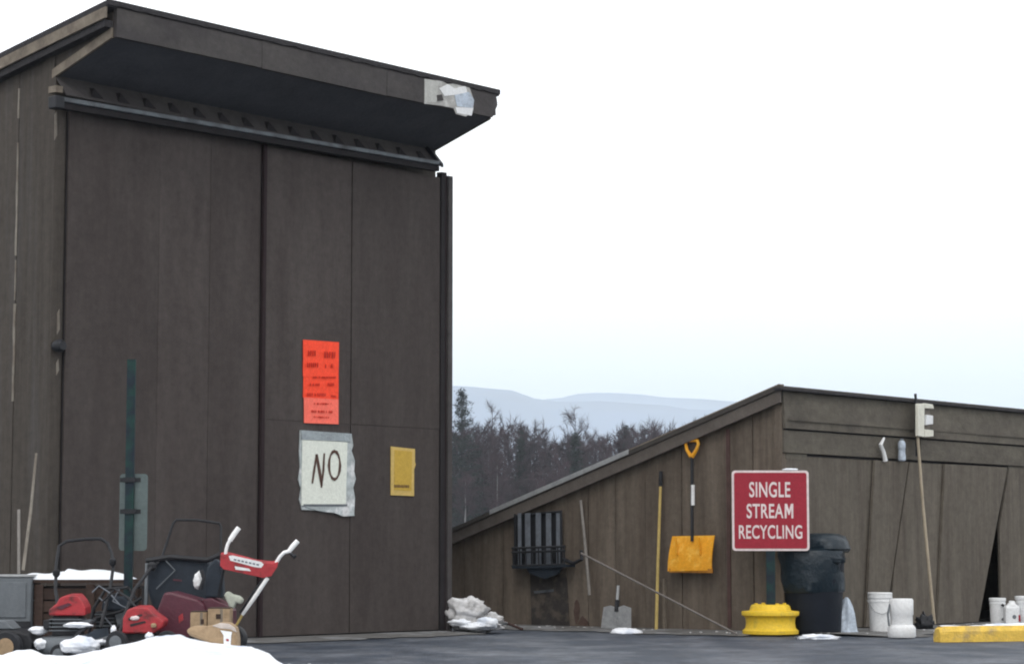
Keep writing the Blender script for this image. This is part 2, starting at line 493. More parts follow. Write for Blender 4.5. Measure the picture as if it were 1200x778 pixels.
# fascia boards
xs = [.0, 1.75, 3.45, TL + .04]
for i in range(3):
    pr = [(xs[i] + .003, fb + (.0 if i else .0)), (xs[i + 1] - .003, fb + (.006, -.004, .012)[i]), (xs[i + 1] - .003, ft - .005), (xs[i] + .003, ft - .005)]
    if i == 2:
        pr = [(xs[2] + .003, fb), (TL - .03, fb + .012), (TL + .0, fb + .05), (TL + .025, fb + .04), (TL + .02, fb + .10), (TL + .05, fb + .15), (TL + .045, fb + .2), (TL + .02, ft - .02), (TL + .0, ft - .005), (xs[2] + .003, ft - .005)]
    obj('fascia_board', fpoly(T, pr, -OH + .02, .05), M['fascia'], tb)
# soffit from fascia foot back to wall
obj('soffit', MB().prism([T.w(.0, -OH + .02, fb + .012), T.w(.0, -.0, 5.105), T.w(.0, -.0, 5.145), T.w(.0, -OH + .02, fb + .05)], T.x * (TL - .01)), M['soffit'], tb)
# eave end pieces
for x0 in (-.003, TL - .02):
    obj('eave_return', MB().prism([T.w(x0, -OH + .02, fb), T.w(x0, -.0, 5.10), T.w(x0, -.0, rz(0) - .03), T.w(x0, -OH + .02, rz(-OH) - .04)], T.x * .022), M['twall'], tb)
a = [(-OH + .01, fb - .005), (.03, 5.085), (.03, 5.165), (-OH + .01, fb + .085)]
obj('return_trim', spoly(T, a, -.0035, .022), M['trim'], tb)
# light rake trim with dark drip line
a0, a1 = -OH - .02, TD + .25
obj('rake_board', MB().prism([T.w(-.10, a0, rz(a0) - .12), T.w(-.10, a1, rz(a1) - .12), T.w(-.10, a1, rz(a1) - .022), T.w(-.10, a0, rz(a0) - .022)], T.x * -.022), M['trim'], tb)
obj('rake_shade_band', MB().prism([T.w(-.098, a0 + .03, rz(a0) - .19), T.w(-.098, a1, rz(a1) - .19), T.w(-.098, a1, rz(a1) - .13), T.w(-.098, a0 + .03, rz(a0) - .13)], T.x * .09), M['roof'], tb)  # dark band painted in as the shade below the rake board

# torn pale sheet on the fascia
yy = -OH - .032
def fpx(fr, pl, y): return [fr.hy(px, py, y) for px, py in pl]
obj('torn_sheet', fpoly(T, fpx(T, [(497, 93), (518, 95), (524, 99), (538, 97), (550, 103), (555, 118), (554, 130), (546, 137), (534, 134), (531, 127), (516, 124), (497, 122)], yy), yy, .005), mat('pale_backing', (.36, .355, .34, 1), .8, .25, 14, col2=(.5, .5, .49, 1), c2scale=9), tb)
obj('torn_scrap', fpoly(T, fpx(T, [(514, 104), (524, 99), (532, 104), (545, 101), (547, 109), (530, 112), (520, 113)], yy), yy - .0055, .004), M['white'], tb)
obj('torn_scrap', fpoly(T, fpx(T, [(532, 112), (549, 108), (555, 118), (553, 127), (535, 125)], yy), yy - .0056, .004), M['wblue'], tb)
obj('torn_scrap', fpoly(T, fpx(T, [(533, 126), (554, 127), (552, 136), (535, 133)], yy), yy - .0058, .004), M['white'], tb)
obj('torn_scrap', fpoly(T, fpx(T, [(497, 93), (513, 96), (511, 120), (497, 121)], yy), yy - .0054, .004), mat('pale_card', (.44, .44, .42, 1), .85, .15, 14), tb)
obj('torn_hole', fpoly(T, fpx(T, [(511, 112), (517, 111), (519, 118), (512, 119)], yy), yy - .0098, .003), M['fascia'], tb)

# sloped flashing over the rail, brackets and the rail itself
x0r, x1r = -.02, 4.92
fl0, fl1 = 5.10, 4.905
nseg = 5
for k in range(nseg):
    a = x0r + (x1r - x0r) * k / nseg + .004; b = x0r + (x1r - x0r) * (k + 1) / nseg - .004
    obj('rail_flashing', MB().prism([T.w(a, -.002, fl0), T.w(a, -.17, fl1 + .002 * (k % 2)), T.w(a, -.17, fl1 + .012), T.w(a, -.002, fl0 + .014)], T.x * (b - a)), M['fascia'], tb)
for k in range(15):
    x = .30 + k * .312
    z = lambda t: fl0 + .016 + (fl1 - fl0) * t
    p = [T.w(x + .02, -.075, z(.42) + .006), T.w(x + .12, -.16, z(.93) + .004), T.w(x - .02, -.16, z(.93) + .004)]
    q = T.w(x + .03, -.13, z(.7) + .05)
    mb = MB().add(p + [q], [(0, 1, 3), (1, 2, 3), (2, 0, 3), (0, 2, 1)])
    obj('rail_bracket', mb, M['dark'], tb)
def sloped(x0, x1, y0, y1, z0, z1, tl=-.035, tr=.03):
    f = lambda x: tl + (tr - tl) * x / 5
    p = [T.w(x, y, z + f(x)) for z in (z0, z1) for (x, y) in ((x0, y0), (x1, y0), (x1, y1), (x0, y1))]
    return MB().add(p, [(3, 2, 1, 0), (4, 5, 6, 7), (0, 1, 5, 4), (1, 2, 6, 5), (2, 3, 7, 6), (3, 0, 4, 7)])
obj('sliding_rail', sloped(-.09, x1r + .02, -.225, -.16, 4.868, 4.912), M['rail'], tb, bevel=.008)
obj('rail_channel', sloped(-.06, x1r, -.20, -.13, 4.81, 4.866), M['dark'], tb)
obj('rail_stop', MB().box(T, -.19, -.092, -.25, -.13, 4.76, 4.875), M['black'], tb, bevel=.012)
obj('rail_end', MB().prism([T.w(x1r - .02, -.0, fl0), T.w(x1r - .02, -.24, fl1 - .03), T.w(x1r - .02, -.24, fl1 + .01), T.w(x1r - .02, -.05, fl0 + .02)], T.x * .04), M['black'], tb)
obj('rail_end_block', MB().box(T, -.10, -.025, -.13, -.02, 4.93, 4.99), M['trim'], tb)

# doors: leaves made of plywood sheets
split = 2.12
lx = [LX0, T.hy(186, 400, -.08)[0], T.hy(246, 400, -.08)[0], 2.475]
rx = [2.525, T.hy(411, 400, -.08)[0], 5.06]
dl = obj('door_leaf', MB().box(T, LX0, 2.475, -.045, -.024, .02, 4.83), M['dark'], tb)
dr = obj('door_leaf', MB().box(T, 2.525, 5.06, -.065, -.024, .04, 4.80), M['dark'], tb)
rnd = random.Random(4)
for leaf, xx, yb in ((dl, lx, -.046), (dr, rx, -.066)):
    for i in range(len(xx) - 1):
        zz = [.03, split, 4.80] if leaf is dr else [.03, 2.55, 4.82]
        if leaf is dl: zz = [.03, 4.82]
        for j in range(len(zz) - 1):
            t_ = .020 + rnd.uniform(-.003, .003)
            g_ = .006 if leaf is dr else .002
            obj('door_panel', MB().box(T, xx[i] + g_, xx[i + 1] - g_, yb - t_, yb, zz[j] + .0015, zz[j + 1] - .0015), M['door'], leaf)
obj('door_gap', MB().box(T, 2.477, 2.523, -.03, -.021, .0, 4.82), M['dark'], tb)
obj('door_astragal', MB().box(T, 2.485, 2.524, -.10, -.066, .03, 4.81), M['redtrim'], tb)
# end post at the right of the doors
obj('door_edge_strip', MB().box(T, 5.065, 5.125, -.10, -.03, .0, 4.86), M['dark'], tb)
obj('door_edge_strip', MB().box(T, 5.128, 5.165, -.085, -.03, .0, 4.865), M['redtrim'], tb)
obj('end_post', MB().box(T, 5.168, 5.235, -.11, .0, .0, 4.83), M['fascia'], tb)
obj('door_sill', MB().box(T, .1, 5.2, -.06, -.0, -.01, .028), M['dark'], tb)
# dark round door stop at left
x0_, z0_ = T.hy(71, 405, -.1)
obj('door_stop', MB().lathe(T.w(x0_, -.024, z0_), [(.045, 0), (.055, .03), (.058, .08), (.04, .11)], 16, axis=-T.y), M['black'], tb)

# ---- papers on the door (all lie on the right leaf face y=-.087)
DY = -.089
def quad_in(mb, pts): return mb

og = thing('orange_notice', 'bright orange-red paper notices stacked in one column on the tall door', 'notice', T.w(*([T.hy(376, 448, DY)[0], DY, T.hy(376, 448, DY)[1]])), ROT)
def paper(name, pl, m, parent, y, t=.004, sub=6, amp=.003, seed=0):
    """paper sheet from 4 photo corners, slightly rippled, with thickness"""
    c = fpx(T, pl, y); mb = MB()
    for layer in (0, 1):
        for j in range(sub + 1):
            for i in range(sub + 1):
                u_, v_ = i / sub, j / sub
                x = (c[0][0] * (1 - u_) + c[1][0] * u_) * (1 - v_) + (c[3][0] * (1 - u_) + c[2][0] * u_) * v_
                z = (c[0][1] * (1 - u_) + c[1][1] * u_) * (1 - v_) + (c[3][1] * (1 - u_) + c[2][1] * u_) * v_
                mb.v.append(T.w(x, y - (t if layer == 0 else 0) - amp * mnoise.noise((x * 9, z * 9, seed)), z))
    m_ = sub + 1; o2 = m_ * m_
    for j in range(sub):
        for i in range(sub):
            a = j * m_ + i
            mb.f.append((a, a + 1, a + m_ + 1, a + m_)); mb.f.append((o2 + a, o2 + a + m_, o2 + a + m_ + 1, o2 + a + 1))
    per = [i for i in range(m_)] + [j * m_ + sub for j in range(1, m_)] + [sub * m_ + i for i in range(sub - 1, -1, -1)] + [j * m_ for j in range(sub - 1, 0, -1)]
    for k in range(len(per)):
        a, b = per[k], per[(k + 1) % len(per)]
        mb.f.append((a, a + o2, b + o2, b))
    return obj(name, mb, m, parent)


paper('sheet', [(355, 398), (397, 401), (396.5, 442), (355, 441)], M['orange'], og, DY - .003, seed=1)
paper('sheet', [(355.5, 440), (396.5, 440.5), (396.5, 468), (355, 466)], M['orange'], og, DY, seed=2)
paper('sheet', [(356, 465.5), (396.5, 468), (396.5, 497), (356, 495.5)], M['orange2'], og, DY - .005, seed=3)


def scribble(pl, y, m, parent, name, hgt, rr, gap=.35, ww=.006):
    """a row of unreadable small letter strokes between two photo points"""
    (xa, za), (xb, zb) = fpx(T, pl, y)
    mb = MB(); x = xa
    while x < xb:
        w = rr.uniform(.5, 1.0) * hgt * .5
        if rr.random() > gap * .4:
            z = za + (zb - za) * (x - xa) / max(1e-6, xb - xa)
            kind = rr.randint(0, 3)
            mb.box(T, x, x + ww, y - .002, y, z, z + hgt)
            if kind in (0, 1): mb.box(T, x + ww, x + w, y - .002, y, z + hgt - ww, z + hgt)
            if kind in (1, 2): mb.box(T, x + ww, x + w, y - .002, y, z + hgt * .45, z + hgt * .45 + ww)
            if kind in (0, 3): mb.box(T, x + w - ww, x + w, y - .002, y, z, z + hgt - ww - .0005)
            if kind == 2: mb.box(T, x + ww, x + w, y - .002, y, z, z + ww)
        x += w + ww * .9
    return obj(name, mb, m, parent, kind='stuff')


rr = random.Random(11)
for pl, h, gp, ww in (([(361, 417), (369, 417)], .055, 0, .012), ([(380, 419), (392, 419.5)], .06, 0, .012), ([(360, 430), (372, 430)], .042, 0, .012), ([(381, 431), (392, 431)], .04, 1, .006),
                  ([(367, 443), (393, 443)], .016, .3, .008), ([(363, 452), (376, 452)], .025, .5, .005), ([(384, 452), (392, 452)], .03, .3, .008), ([(357, 464), (381, 464)], .03, .3, .007), ([(388, 465), (395, 466)], .02, .5, .005),
                  ([(368, 474), (388, 474)], .018, .8, .003), ([(365, 483), (390, 484)], .022, .8, .003), ([(368, 489), (385, 490)], .015, .8, .003)):
    scribble(pl, DY - .0145, M['redink'], og, 'printed_line', h, rr, gp, ww)

ns = thing('no_sign', 'white hand-lettered card reading NO in torn grey plastic on the tall door', 'sign', T.w(T.hy(382, 600, DY)[0], DY, T.hy(382, 600, DY)[1]), ROT)
pl = [(351, 504), (411, 508), (413, 522), (411, 528), (415, 540), (414, 552), (416, 561), (413, 571), (415, 583), (414, 604), (401, 605), (392, 601), (380, 600), (370, 598), (353, 597), (350, 585), (352, 573), (349, 562), (351, 548), (350, 530)]
obj('plastic_cover', fpoly(T, fpx(T, pl, DY), DY, .012), M['plastic'], ns)
paper('card', [(354, 515), (407, 518), (405, 592), (353, 592)], M['paper'], ns, DY - .016, amp=.002, seed=5)
obj('plastic_fold', fpoly(T, fpx(T, [(351, 504), (410, 508), (409, 517.5), (352, 515)], DY), DY - .014, .01), mat('grey_fold', (.30, .34, .36, 1), .5, .3, 9, bump=.5), ns)
obj('plastic_fold', fpoly(T, fpx(T, [(353, 592.5), (405, 593.5), (411, 597), (414, 604), (401, 605), (391, 601), (370, 598)], DY), DY - .0125, .008), M['plastic'], ns)
obj('grey_strip', fpoly(T, fpx(T, [(354, 590.5), (405, 590.5), (405, 593), (354, 593)], DY), DY - .0215, .004), M['grey'], ns)  # thin grey strip over the lower edge of the card
yi = DY - .0235


def stroke(pts, r, m, parent, name='pen_stroke'):
    """flat marker stroke on the card: ribbon with thickness"""
    c = fpx(T, pts, yi); mb = MB(); Lp = []; Rp = []
    for i, (x, z) in enumerate(c):
        a = c[max(0, i - 1)]; b = c[min(len(c) - 1, i + 1)]
        if pts[0] == pts[-1] and i in (0, len(c) - 1): a, b = c[-2], c[1]
        d = Vector((b[0] - a[0], b[1] - a[1])).normalized(); w = 1.3 * r * (1 + .3 * math.sin(i * 1.7))
        Lp.append((x - d.y * w, z + d.x * w)); Rp.append((x + d.y * w, z - d.x * w))
    for i in range(len(c) - 1):
        q = [Lp[i], Lp[i + 1], Rp[i + 1], Rp[i]]
        mb.prism([T.w(x, yi, z) for x, z in q], T.y * -.002)
    return obj(name, mb, m, parent)


stroke([(366, 566), (368, 552), (371, 532)], .0085, M['ink'], ns)
stroke([(371, 532), (374, 550), (377, 569)], .012, M['ink'], ns)
stroke([(376.5, 571), (379, 550), (380, 531)], .0085, M['ink'], ns)
stroke([(392 + 6.5 * math.sin(t * math.pi / 8), 545 - 16.5 * math.cos(t * math.pi / 8)) for t in range(17)], .0105, M['ink'], ns)

ysn = thing('yellow_sign', 'small faded yellow placard with one dark line of print on the tall door', 'sign', T.w(T.hy(471, 580, DY)[0], DY, T.hy(471, 580, DY)[1]), ROT)
obj('backing_board', fpoly(T, fpx(T, [(457.5, 523), (485.5, 526), (485.5, 541), (486.5, 544), (484.5, 550), (484.5, 581), (457.5, 580)], DY), DY, .010), M['yedge'], ysn)
obj('face', fpoly(T, fpx(T, [(461.5, 527), (482, 529), (481, 575), (461, 574)], DY), DY - .0105, .003), M['ysign'], ysn)
scribble([(462, 571), (480, 571.5)], DY - .0138, M['ink'], ysn, 'printed_line', .03, rr, 0, .009)

# ------------------------------------------------------------------ low shed on the right
sb = thing('low_shed', 'low grey-brown shed with a sloping roof and hanging plywood doors', 'building', S.o, ROT)
SL, SD, SRS = 9.0, 6.2, .318
sz = lambda y: 2.46 - SRS * y
# side wall sheets, divided at seams seen in the photo (px at mid height)
seams = [918, 884, 851, 800, 757, 722, 690, 641, 590, 545]
yss = [S.hx(p, 690)[0] for p in seams] + [SD]
yss[0] = 0.0
rnd = random.Random(8)
for i in range(len(yss) - 1):
    a, b = yss[i] + .005, yss[i + 1] - .005
    t_ = rnd.uniform(.0, .012)
    obj('siding_panel', MB().prism([S.w(.0 - t_, a, -.04), S.w(.0 - t_, b, -.04), S.w(.0 - t_, b, sz(b) - .03), S.w(.0 - t_, a, sz(a) - .03)], S.x * .05), M['swall'], sb)
obj('side_frame', MB().prism([S.w(.052, .06, -.04), S.w(.052, SD, -.04), S.w(.052, SD, sz(SD) - .05), S.w(.052, .06, sz(.06) - .05)], S.x * .06), M['dark'], sb)
obj('back_wall', MB().box(S, .0, SL, SD + .002, SD + .1, -.04, sz(SD) - .02), M['swall'], sb)
obj('end_wall', MB().prism([S.w(SL, .06, -.04), S.w(SL, SD, -.04), S.w(SL, SD, sz(SD) - .05), S.w(SL, .06, sz(.06) - .05)], S.x * -.1), M['swall'], sb)
obj('floor', MB().box(S, .15, SL - .15, .3, SD - .1, -.011, .03), M['dark'], sb)
r0, r1 = -.06, SD + .3
obj('roof', MB().prism([S.w(-.13, r0, sz(r0) + .075), S.w(-.13, r1, sz(r1) + .075), S.w(-.13, r1, sz(r1) + .03), S.w(-.13, r0, sz(r0) + .03)], S.x * (SL + .3)), mat('brown_roof_edge', (.062, .056, .052, 1), .9, .25, 6), sb)
obj('rake_board', MB().prism([S.w(-.11, r0, sz(r0) - .10), S.w(-.11, r1, sz(r1) - .10), S.w(-.11, r1, sz(r1) + .028), S.w(-.11, r0, sz(r0) + .028)], S.x * .03), mat('shed_rake', (.115, .10, .09, 1), .9, .25, 5), sb)
obj('rake_soffit', MB().prism([S.w(-.078, r0 + .05, sz(r0) - .08), S.w(-.078, r1, sz(r1) - .08), S.w(-.078, r1, sz(r1) - .05), S.w(-.078, r0 + .05, sz(r0) - .05)], S.x * .075), M['soffit'], sb)
# grey metal drip edge, paler steel stretch further down
obj('drip_edge', MB().prism([S.w(-.128, r0, sz(r0) + .078), S.w(-.128, 1.9, sz(1.9) + .078), S.w(-.128, 1.9, sz(1.9) + .09), S.w(-.128, r0, sz(r0) + .09)], S.x * .10), M['trim'], sb)
obj('drip_edge', MB().prism([S.w(-.135, 1.9, sz(1.9) + .04), S.w(-.135, 3.9, sz(3.9) + .04), S.w(-.135, 3.9, sz(3.9) + .092), S.w(-.135, 1.9, sz(1.9) + .092)], S.x * .12), M['steel'], sb)
# front: fascia sheets, lower band, top capping
fx = [-.03, 1.22 * 1.02, 2.25, 3.1, 4.5, 5.7, 7.0, SL + .1]
fx = [-.03, S.hy(1072, 480)[0], S.hy(1072, 480)[0] + 1.25, S.hy(1072, 480)[0] + 2.5, S.hy(1072, 480)[0] + 3.75, SL + .1]
for i in range(len(fx) - 1):
    a, b = fx[i] + .004, fx[i + 1] - .004
    d = (.0, .012, .004, .01, .0)[i]
    obj('fascia_panel', MB().prism([S.w(a, -.075 - d, 2.115), S.w(a, -.045 - d, 2.50), S.w(a, -.015 - d, 2.50), S.w(a, -.045 - d, 2.115)], S.x * (b - a)), M['sfascia'], sb)
    obj('header_board', MB().box(S, a, b, -.055 - d, -.02, 1.865, 2.095), M['sfascia'], sb)
obj('fascia_batten', MB().box(S, .02, SL, -.088, -.078, 2.20, 2.215), M['sfascia'], sb)
obj('top_capping', MB().box(S, -.14, SL + .12, -.11, -.0, 2.503, 2.53), M['roof'], sb, bevel=.004)
obj('gap_strip', MB().box(S, .0, SL, -.04, -.0, 2.0955, 2.1145), M['dark'], sb)
obj('header_beam', MB().box(S, .02, SL - .02, .05, .15, 1.80, 2.4), M['dark'], sb)
x0_ = S.hy(943, 540)[0]; x1_ = S.hy(1178, 540)[0]
obj('door_track_gap', MB().box(S, x0_, x1_, -.019, .03, 1.80, 1.865), M['dark'], sb)
obj('door_track', MB().box(S, .03, x0_ - .01, -.035, .0, 1.80, 1.862), M['sfascia'], sb)
obj('door_track', MB().box(S, x1_ + .01, SL, -.035, .0, 1.80, 1.862), M['sfascia'], sb)
# hanging plywood doors: quads by photo corners (top-left, top-right, bottom-right, bottom-left)
doors = [([(919, 533), (1021, 546), (1011, 737), (919, 744)], -.000), ([(1023, 546), (1062, 550), (1034, 735), (1012, 737)], -.045),
         ([(1063.5, 550), (1103, 551), (1095, 731), (1040, 735), (1045, 668)], -.012),
         ([(1105, 551), (1178, 553), (1144, 728), (1096, 731)], -.05), ([(1180, 553), (1262, 557), (1262, 722), (1171, 727), (1169, 618)], -.012),
         ([(1263, 557), (1340, 562), (1330, 720), (1262, 722)], -.03), ([(1342, 562), (1420, 566), (1420, 718), (1334, 720)], -.01)]
for (pl, yo) in doors:
    pts = [list(p) for p in fpx(S, pl, yo)]
    pts[0][1] = pts[1][1] = 1.835
    pts[2][1] = pts[3][1] = .03
    obj('hanging_door', fpoly(S, pts, yo, .03), M['sdoor'], sb)
obj('corner_board', MB().box(S, -.018, .05, -.03, -.001, .0, 1.86).box(S, -.030, -.014, -.03, .07, .0, 2.36), M['swall'], sb)
# thin dark conduit on the fascia that pokes above the roof
cx, cz = S.hy(1073, 475, -.12)
obj('conduit', MB().tube([S.w(cx, -.125, 1.9), S.w(cx, -.13, 2.45), S.w(cx - .02, -.13, 2.60)], .015, 8), M['black'], sb)
# reddish upright strip imitating colour bleed from the red sign
ya, za = S.hx(854, 600, -.02)
obj('colour_bleed_strip', MB().box(S, -.030, -.013, ya - .02, ya + .02, .05, sz(ya) - .12), mat('red_bleed_tint', (.085, .050, .046, 1), .9, .3, 6), sb)
# rust patches low on the wall
for (px, py, a, b) in ((676, 716, .045, .12), (684, 728, .06, .05)):
    yk, zk = S.hx(px, py, -.014)
    pts = [(yk + a * math.cos(t) * (1 + .9 * mnoise.noise((t * 1.3, px, 0))), zk + b * math.sin(t) * (1 + .9 * mnoise.noise((t * 1.3, 0, px)))) for t in [k * math.pi / 7 for k in range(14)]]
    obj('rust_patch', spoly(S, pts, -.0135, .004), mat('rust_brown', (.085, .055, .046, 1), .9, .4, 12), sb)
pts = [S.hx(px, py, -.012) for px, py in ((622, 668), (664, 666), (668, 735), (624, 735))]
obj('dark_panel', spoly(S, pts, -.0125, .015), mat('dark_board', (.045, .040, .038, 1), .9, .4, 5, col2=(.09, .075, .062, 1), c2scale=6), sb)  # darker panel on the side wall below the rack
pts = [S.hx(px, py, -.012) for px, py in ((627, 692), (650, 690), (650, 693), (628, 695))]
obj('panel_bar', spoly(S, pts, -.0285, .012), M['rail'], sb)

# ---- slatted rack on the wall
yk, zk = S.hx(632, 665, -.1)
rk = thing('slatted_rack', 'black wall rack holding five pale upright bars above its basket, under the shed eave', 'rack', S.w(-.1, yk, zk), ROT)
def sx(px, py, x=-.12): return S.hx(px, py, x)
def sw(px, py, x=-.12):
    y, z = S.hx(px, py, x); return S.w(x, y, z)
mb = MB()
mb.tube([sw(604, 664, -.10), sw(604, 602, -.10)], .018).tube([sw(658, 664, -.10), sw(657, 598, -.10)], .018)
mb.tube([sw(603, 604, -.10), sw(658, 599, -.10)], .014)
obj('frame', mb, M['black'], rk)
for px in (609, 618.5, 631, 643, 654):
    w = 2.0 if px in (609, 654) else 3.0
    a, b = sx(px - w + .5, 601), sx(px + w, 601); c, d = sx(px + w + .6, 662), sx(px - w + .8, 662)
    obj('upright_bar', spoly(S, [a, b, c, d], -.12, .012), M['galv'], rk)
obj('back_sheet', spoly(S, [sx(604, 602, -.05), sx(658, 598, -.05), sx(660, 660, -.05), sx(604, 662, -.05)], -.05, .02), M['black'], rk)
for py in (641, 646, 662):
    obj('basket_rail', MB().tube([sw(600, py + 1, -.22), sw(662, py - 1, -.22)], .013), M['black'], rk)
for k in range(9):
    px = 601 + k * 7.5
    obj('basket_wire', MB().tube([sw(px, 641, -.222), sw(px + .4, 663, -.222)], .009, 6), M['black'], rk)
obj('basket_floor', MB().prism([sw(600, 663, -.23), sw(662, 661, -.23), sw(662, 661, -.23) + Vector((0, 0, -.03)), sw(600, 663, -.23) + Vector((0, 0, -.03))], S.x * .18), M['navy'], rk)
obj('side_hook', MB().tube([sw(660, 655, -.15), sw(672, 660, -.17), sw(682, 655, -.17), sw(681, 645, -.15)], .022), M['black'], rk)
obj('hanging_flap', spoly(S, [sx(618, 664, -.15), sx(662, 662, -.15), sx(655, 672, -.15), sx(640, 678, -.15), sx(622, 671, -.15)], -.15, .03), M['navy'], rk)

# ---- leaning poles and shovels against the shed's side wall
solo('tool_handle', MB().tube([sw(691, 697, -.16), sw(686, 640, -.11), sw(680.5, 586, -.06)], [.017, .017, .015]), M['greyshaft'], 'short pale grey handle propped upright against the shed wall beside the black rack', 'tool handle', sw(691, 697, -.16), ROT)
ln = [at(864, 743, 23.2), at(770, 694, 23.9), at(681, 648, 24.7)]
solo('fallen_pole', MB().tube(ln, [.011, .011, .012]), M['darkshaft'], 'thin grey pole slanting down to the ground across the shed wall', 'pole', ln[0])
yk, zk = sx(770, 738, -.2)
yp = thing('yellow_handled_rake', 'tall yellow-shafted tool with a dark grip standing against the shed wall', 'garden tool', S.w(-.2, yk, 0), ROT)
obj('shaft', MB().tube([sw(769, 739, -.2), sw(771, 660, -.13), sw(774, 570, -.07)], [.018, .017, .015]), M['yshaft'], yp)
obj('grip', MB().tube([sw(774, 569, -.07), sw(774.5, 552, -.06)], .021), M['black'], yp)
solo('wooden_stake', MB().box(S, -.06, -.02, sx(779, 738, -.04)[0] - .012, sx(779, 738, -.04)[0] + .012, 0, .55), M['trim'], 'short brown wooden stake upright beside the yellow-shafted tool', 'stake', S.w(-.04, sx(779, 738, -.04)[0], 0), ROT)
# grey flat shovel
yk, zk = sx(722, 740, -.3)
sv = thing('flat_shovel', 'grey flat-bladed shovel standing blade down at the foot of the shed wall', 'shovel', S.w(-.3, yk, 0), ROT)
bl = [sx(708, 711, -.22), sx(716, 709, -.22), (sx(723, 712, -.22)), sx(731, 709, -.22), sx(740, 712, -.22), sx(740, 740, -.22), sx(704, 741, -.22)]
obj('blade', spoly(S, bl, -.22, .012), M['steel'], sv, bevel=.003)
obj('blade_rib', spoly(S, [sx(720, 712, -.22), sx(725, 712, -.22), sx(723.5, 728, -.22), sx(721.5, 728, -.22)], -.2325, .01), M['steel'], sv)
obj('handle', MB().tube([sw(722.5, 714, -.235), sw(724.5, 686, -.16)], .017), M['steel'], sv)
obj('socket', MB().tube([sw(722.5, 716, -.240), sw(723.5, 703, -.205)], .025), M['black'], sv)
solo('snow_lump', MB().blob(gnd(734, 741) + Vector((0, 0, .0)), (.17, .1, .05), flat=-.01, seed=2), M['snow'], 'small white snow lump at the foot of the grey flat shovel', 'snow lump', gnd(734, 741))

# orange snow scoop
yk, zk = sx(811, 670, -.1)
os_ = thing('orange_snow_shovel', 'orange snow shovel hung blade down on the shed wall left of the red sign', 'snow shovel', S.w(-.1, yk, zk), ROT)
top = [sx(785, 629, -.10), sx(836, 627, -.10)]
mb = MB(); n = 12; bot = []
for j in range(5):
    for i in range(n + 1):
        u_ = i / n; v_ = j / 4
        px = (786 + 50.5 * u_) if j else (787 + 49 * u_)
        px = 785.5 + 51.5 * u_ + (1 - v_) * (1 - 2 * u_)
        py = 628 + 41 * v_ - 1.0 * u_
        dep = -.10 - .07 * math.sin(v_ * math.pi * .55) - .03 * (1 - (2 * u_ - 1) ** 2) * v_
        y_, z_ = sx(px, py, -.12)
        mb.v.append(S.w(dep, y_, z_))
base_n = len(mb.v)
mb.v += [p + S.x * .012 for p in mb.v]
m_ = n + 1
for j in range(4):
    for i in range(n):
        a = j * m_ + i
        mb.f.append((a, a + 1, a + m_ + 1, a + m_)); mb.f.append((base_n + a, base_n + a + m_, base_n + a + m_ + 1, base_n + a + 1))
per = list(range(m_)) + [j * m_ + n for j in range(1, 5)] + [4 * m_ + i for i in range(n - 1, -1, -1)] + [j * m_ for j in range(3, 0, -1)]
for k in range(len(per)):
    a, b = per[k], per[(k + 1) % len(per)]
    mb.f.append((a, a + base_n, b + base_n, b))
mb.smooth = True
obj('blade', mb, M['orangep'], os_)
obj('wear_strip', spoly(S, [sx(786, 666, -.15), sx(836.5, 666, -.15), sx(836.5, 671, -.15), (sx(786, 670.5, -.15))], -.165, .012), mat('orange_worn', (.45, .19, .03, 1), .6, .3, 9), os_)
for px in (797, 824):
    obj('rib', spoly(S, [sx(px - .7, 630, -.10), sx(px + .7, 630, -.10), sx(px + .7, 650, -.13), sx(px - .7, 650, -.13)], -.17, .02), M['orangep'], os_)
obj('shaft', MB().tube([sw(811, 634, -.15), sw(811, 534, -.08)], .017), M['black'], os_)
obj('shaft_sticker', MB().tube([sw(812, 592, -.122), sw(812, 568, -.106)], .021, 10), M['white'], os_)
hd = [sw(810, 535, -.08), sw(805, 527, -.08), sw(803.5, 519, -.08), sw(806, 516, -.08), sw(817, 516, -.08), sw(818.5, 520, -.08), sw(816, 527, -.08), sw(811, 535, -.08)]
obj('grip', MB().tube(hd, [.024, .019, .018, .02, .02, .018, .019, .024]), M['orangep'], os_)

# dirty snow heap at the joint of the buildings
hb = gnd(560, 737)
sh = thing('snow_heap', 'dirty grey-white snow heap in the corner between the tall and low buildings', 'snow heap', (hb.x, hb.y, 0))
obj('old_snow', MB().blob(at(547, 718, 24.4), (.20, .20, .15), .45, 2.0, nu=48, nv=30, seed=3).blob(at(558, 731, 24.4), (.28, .22, .08), .45, 2.2, nu=48, nv=30, seed=4, flat=-.01).blob(at(573, 727, 24.45), (.13, .14, .08), .4, 2.2, nu=30, nv=20, seed=5, flat=-.01), M['dsnow'], sh)
for (px, py, a_, b_) in ((538, 729, .11, .035), (556, 733, .15, .04), (571, 730, .11, .06)):
    obj('fresh_snow', MB().blob(at(px, py, 24.15), (a_, .10, b_), .35, 1.6, nu=30, nv=20, seed=px, flat=-.01), M['snow'], sh)
solo('rusty_rod', MB().tube([at(588, 727, 24.6), at(612, 737, 24.4)], .015), mat('rusty_iron', (.055, .032, .028, 1), .9, .3, 9), 'rusty dark rod lying on the ground right of the dirty snow heap', 'rod', at(612, 737, 24.4))

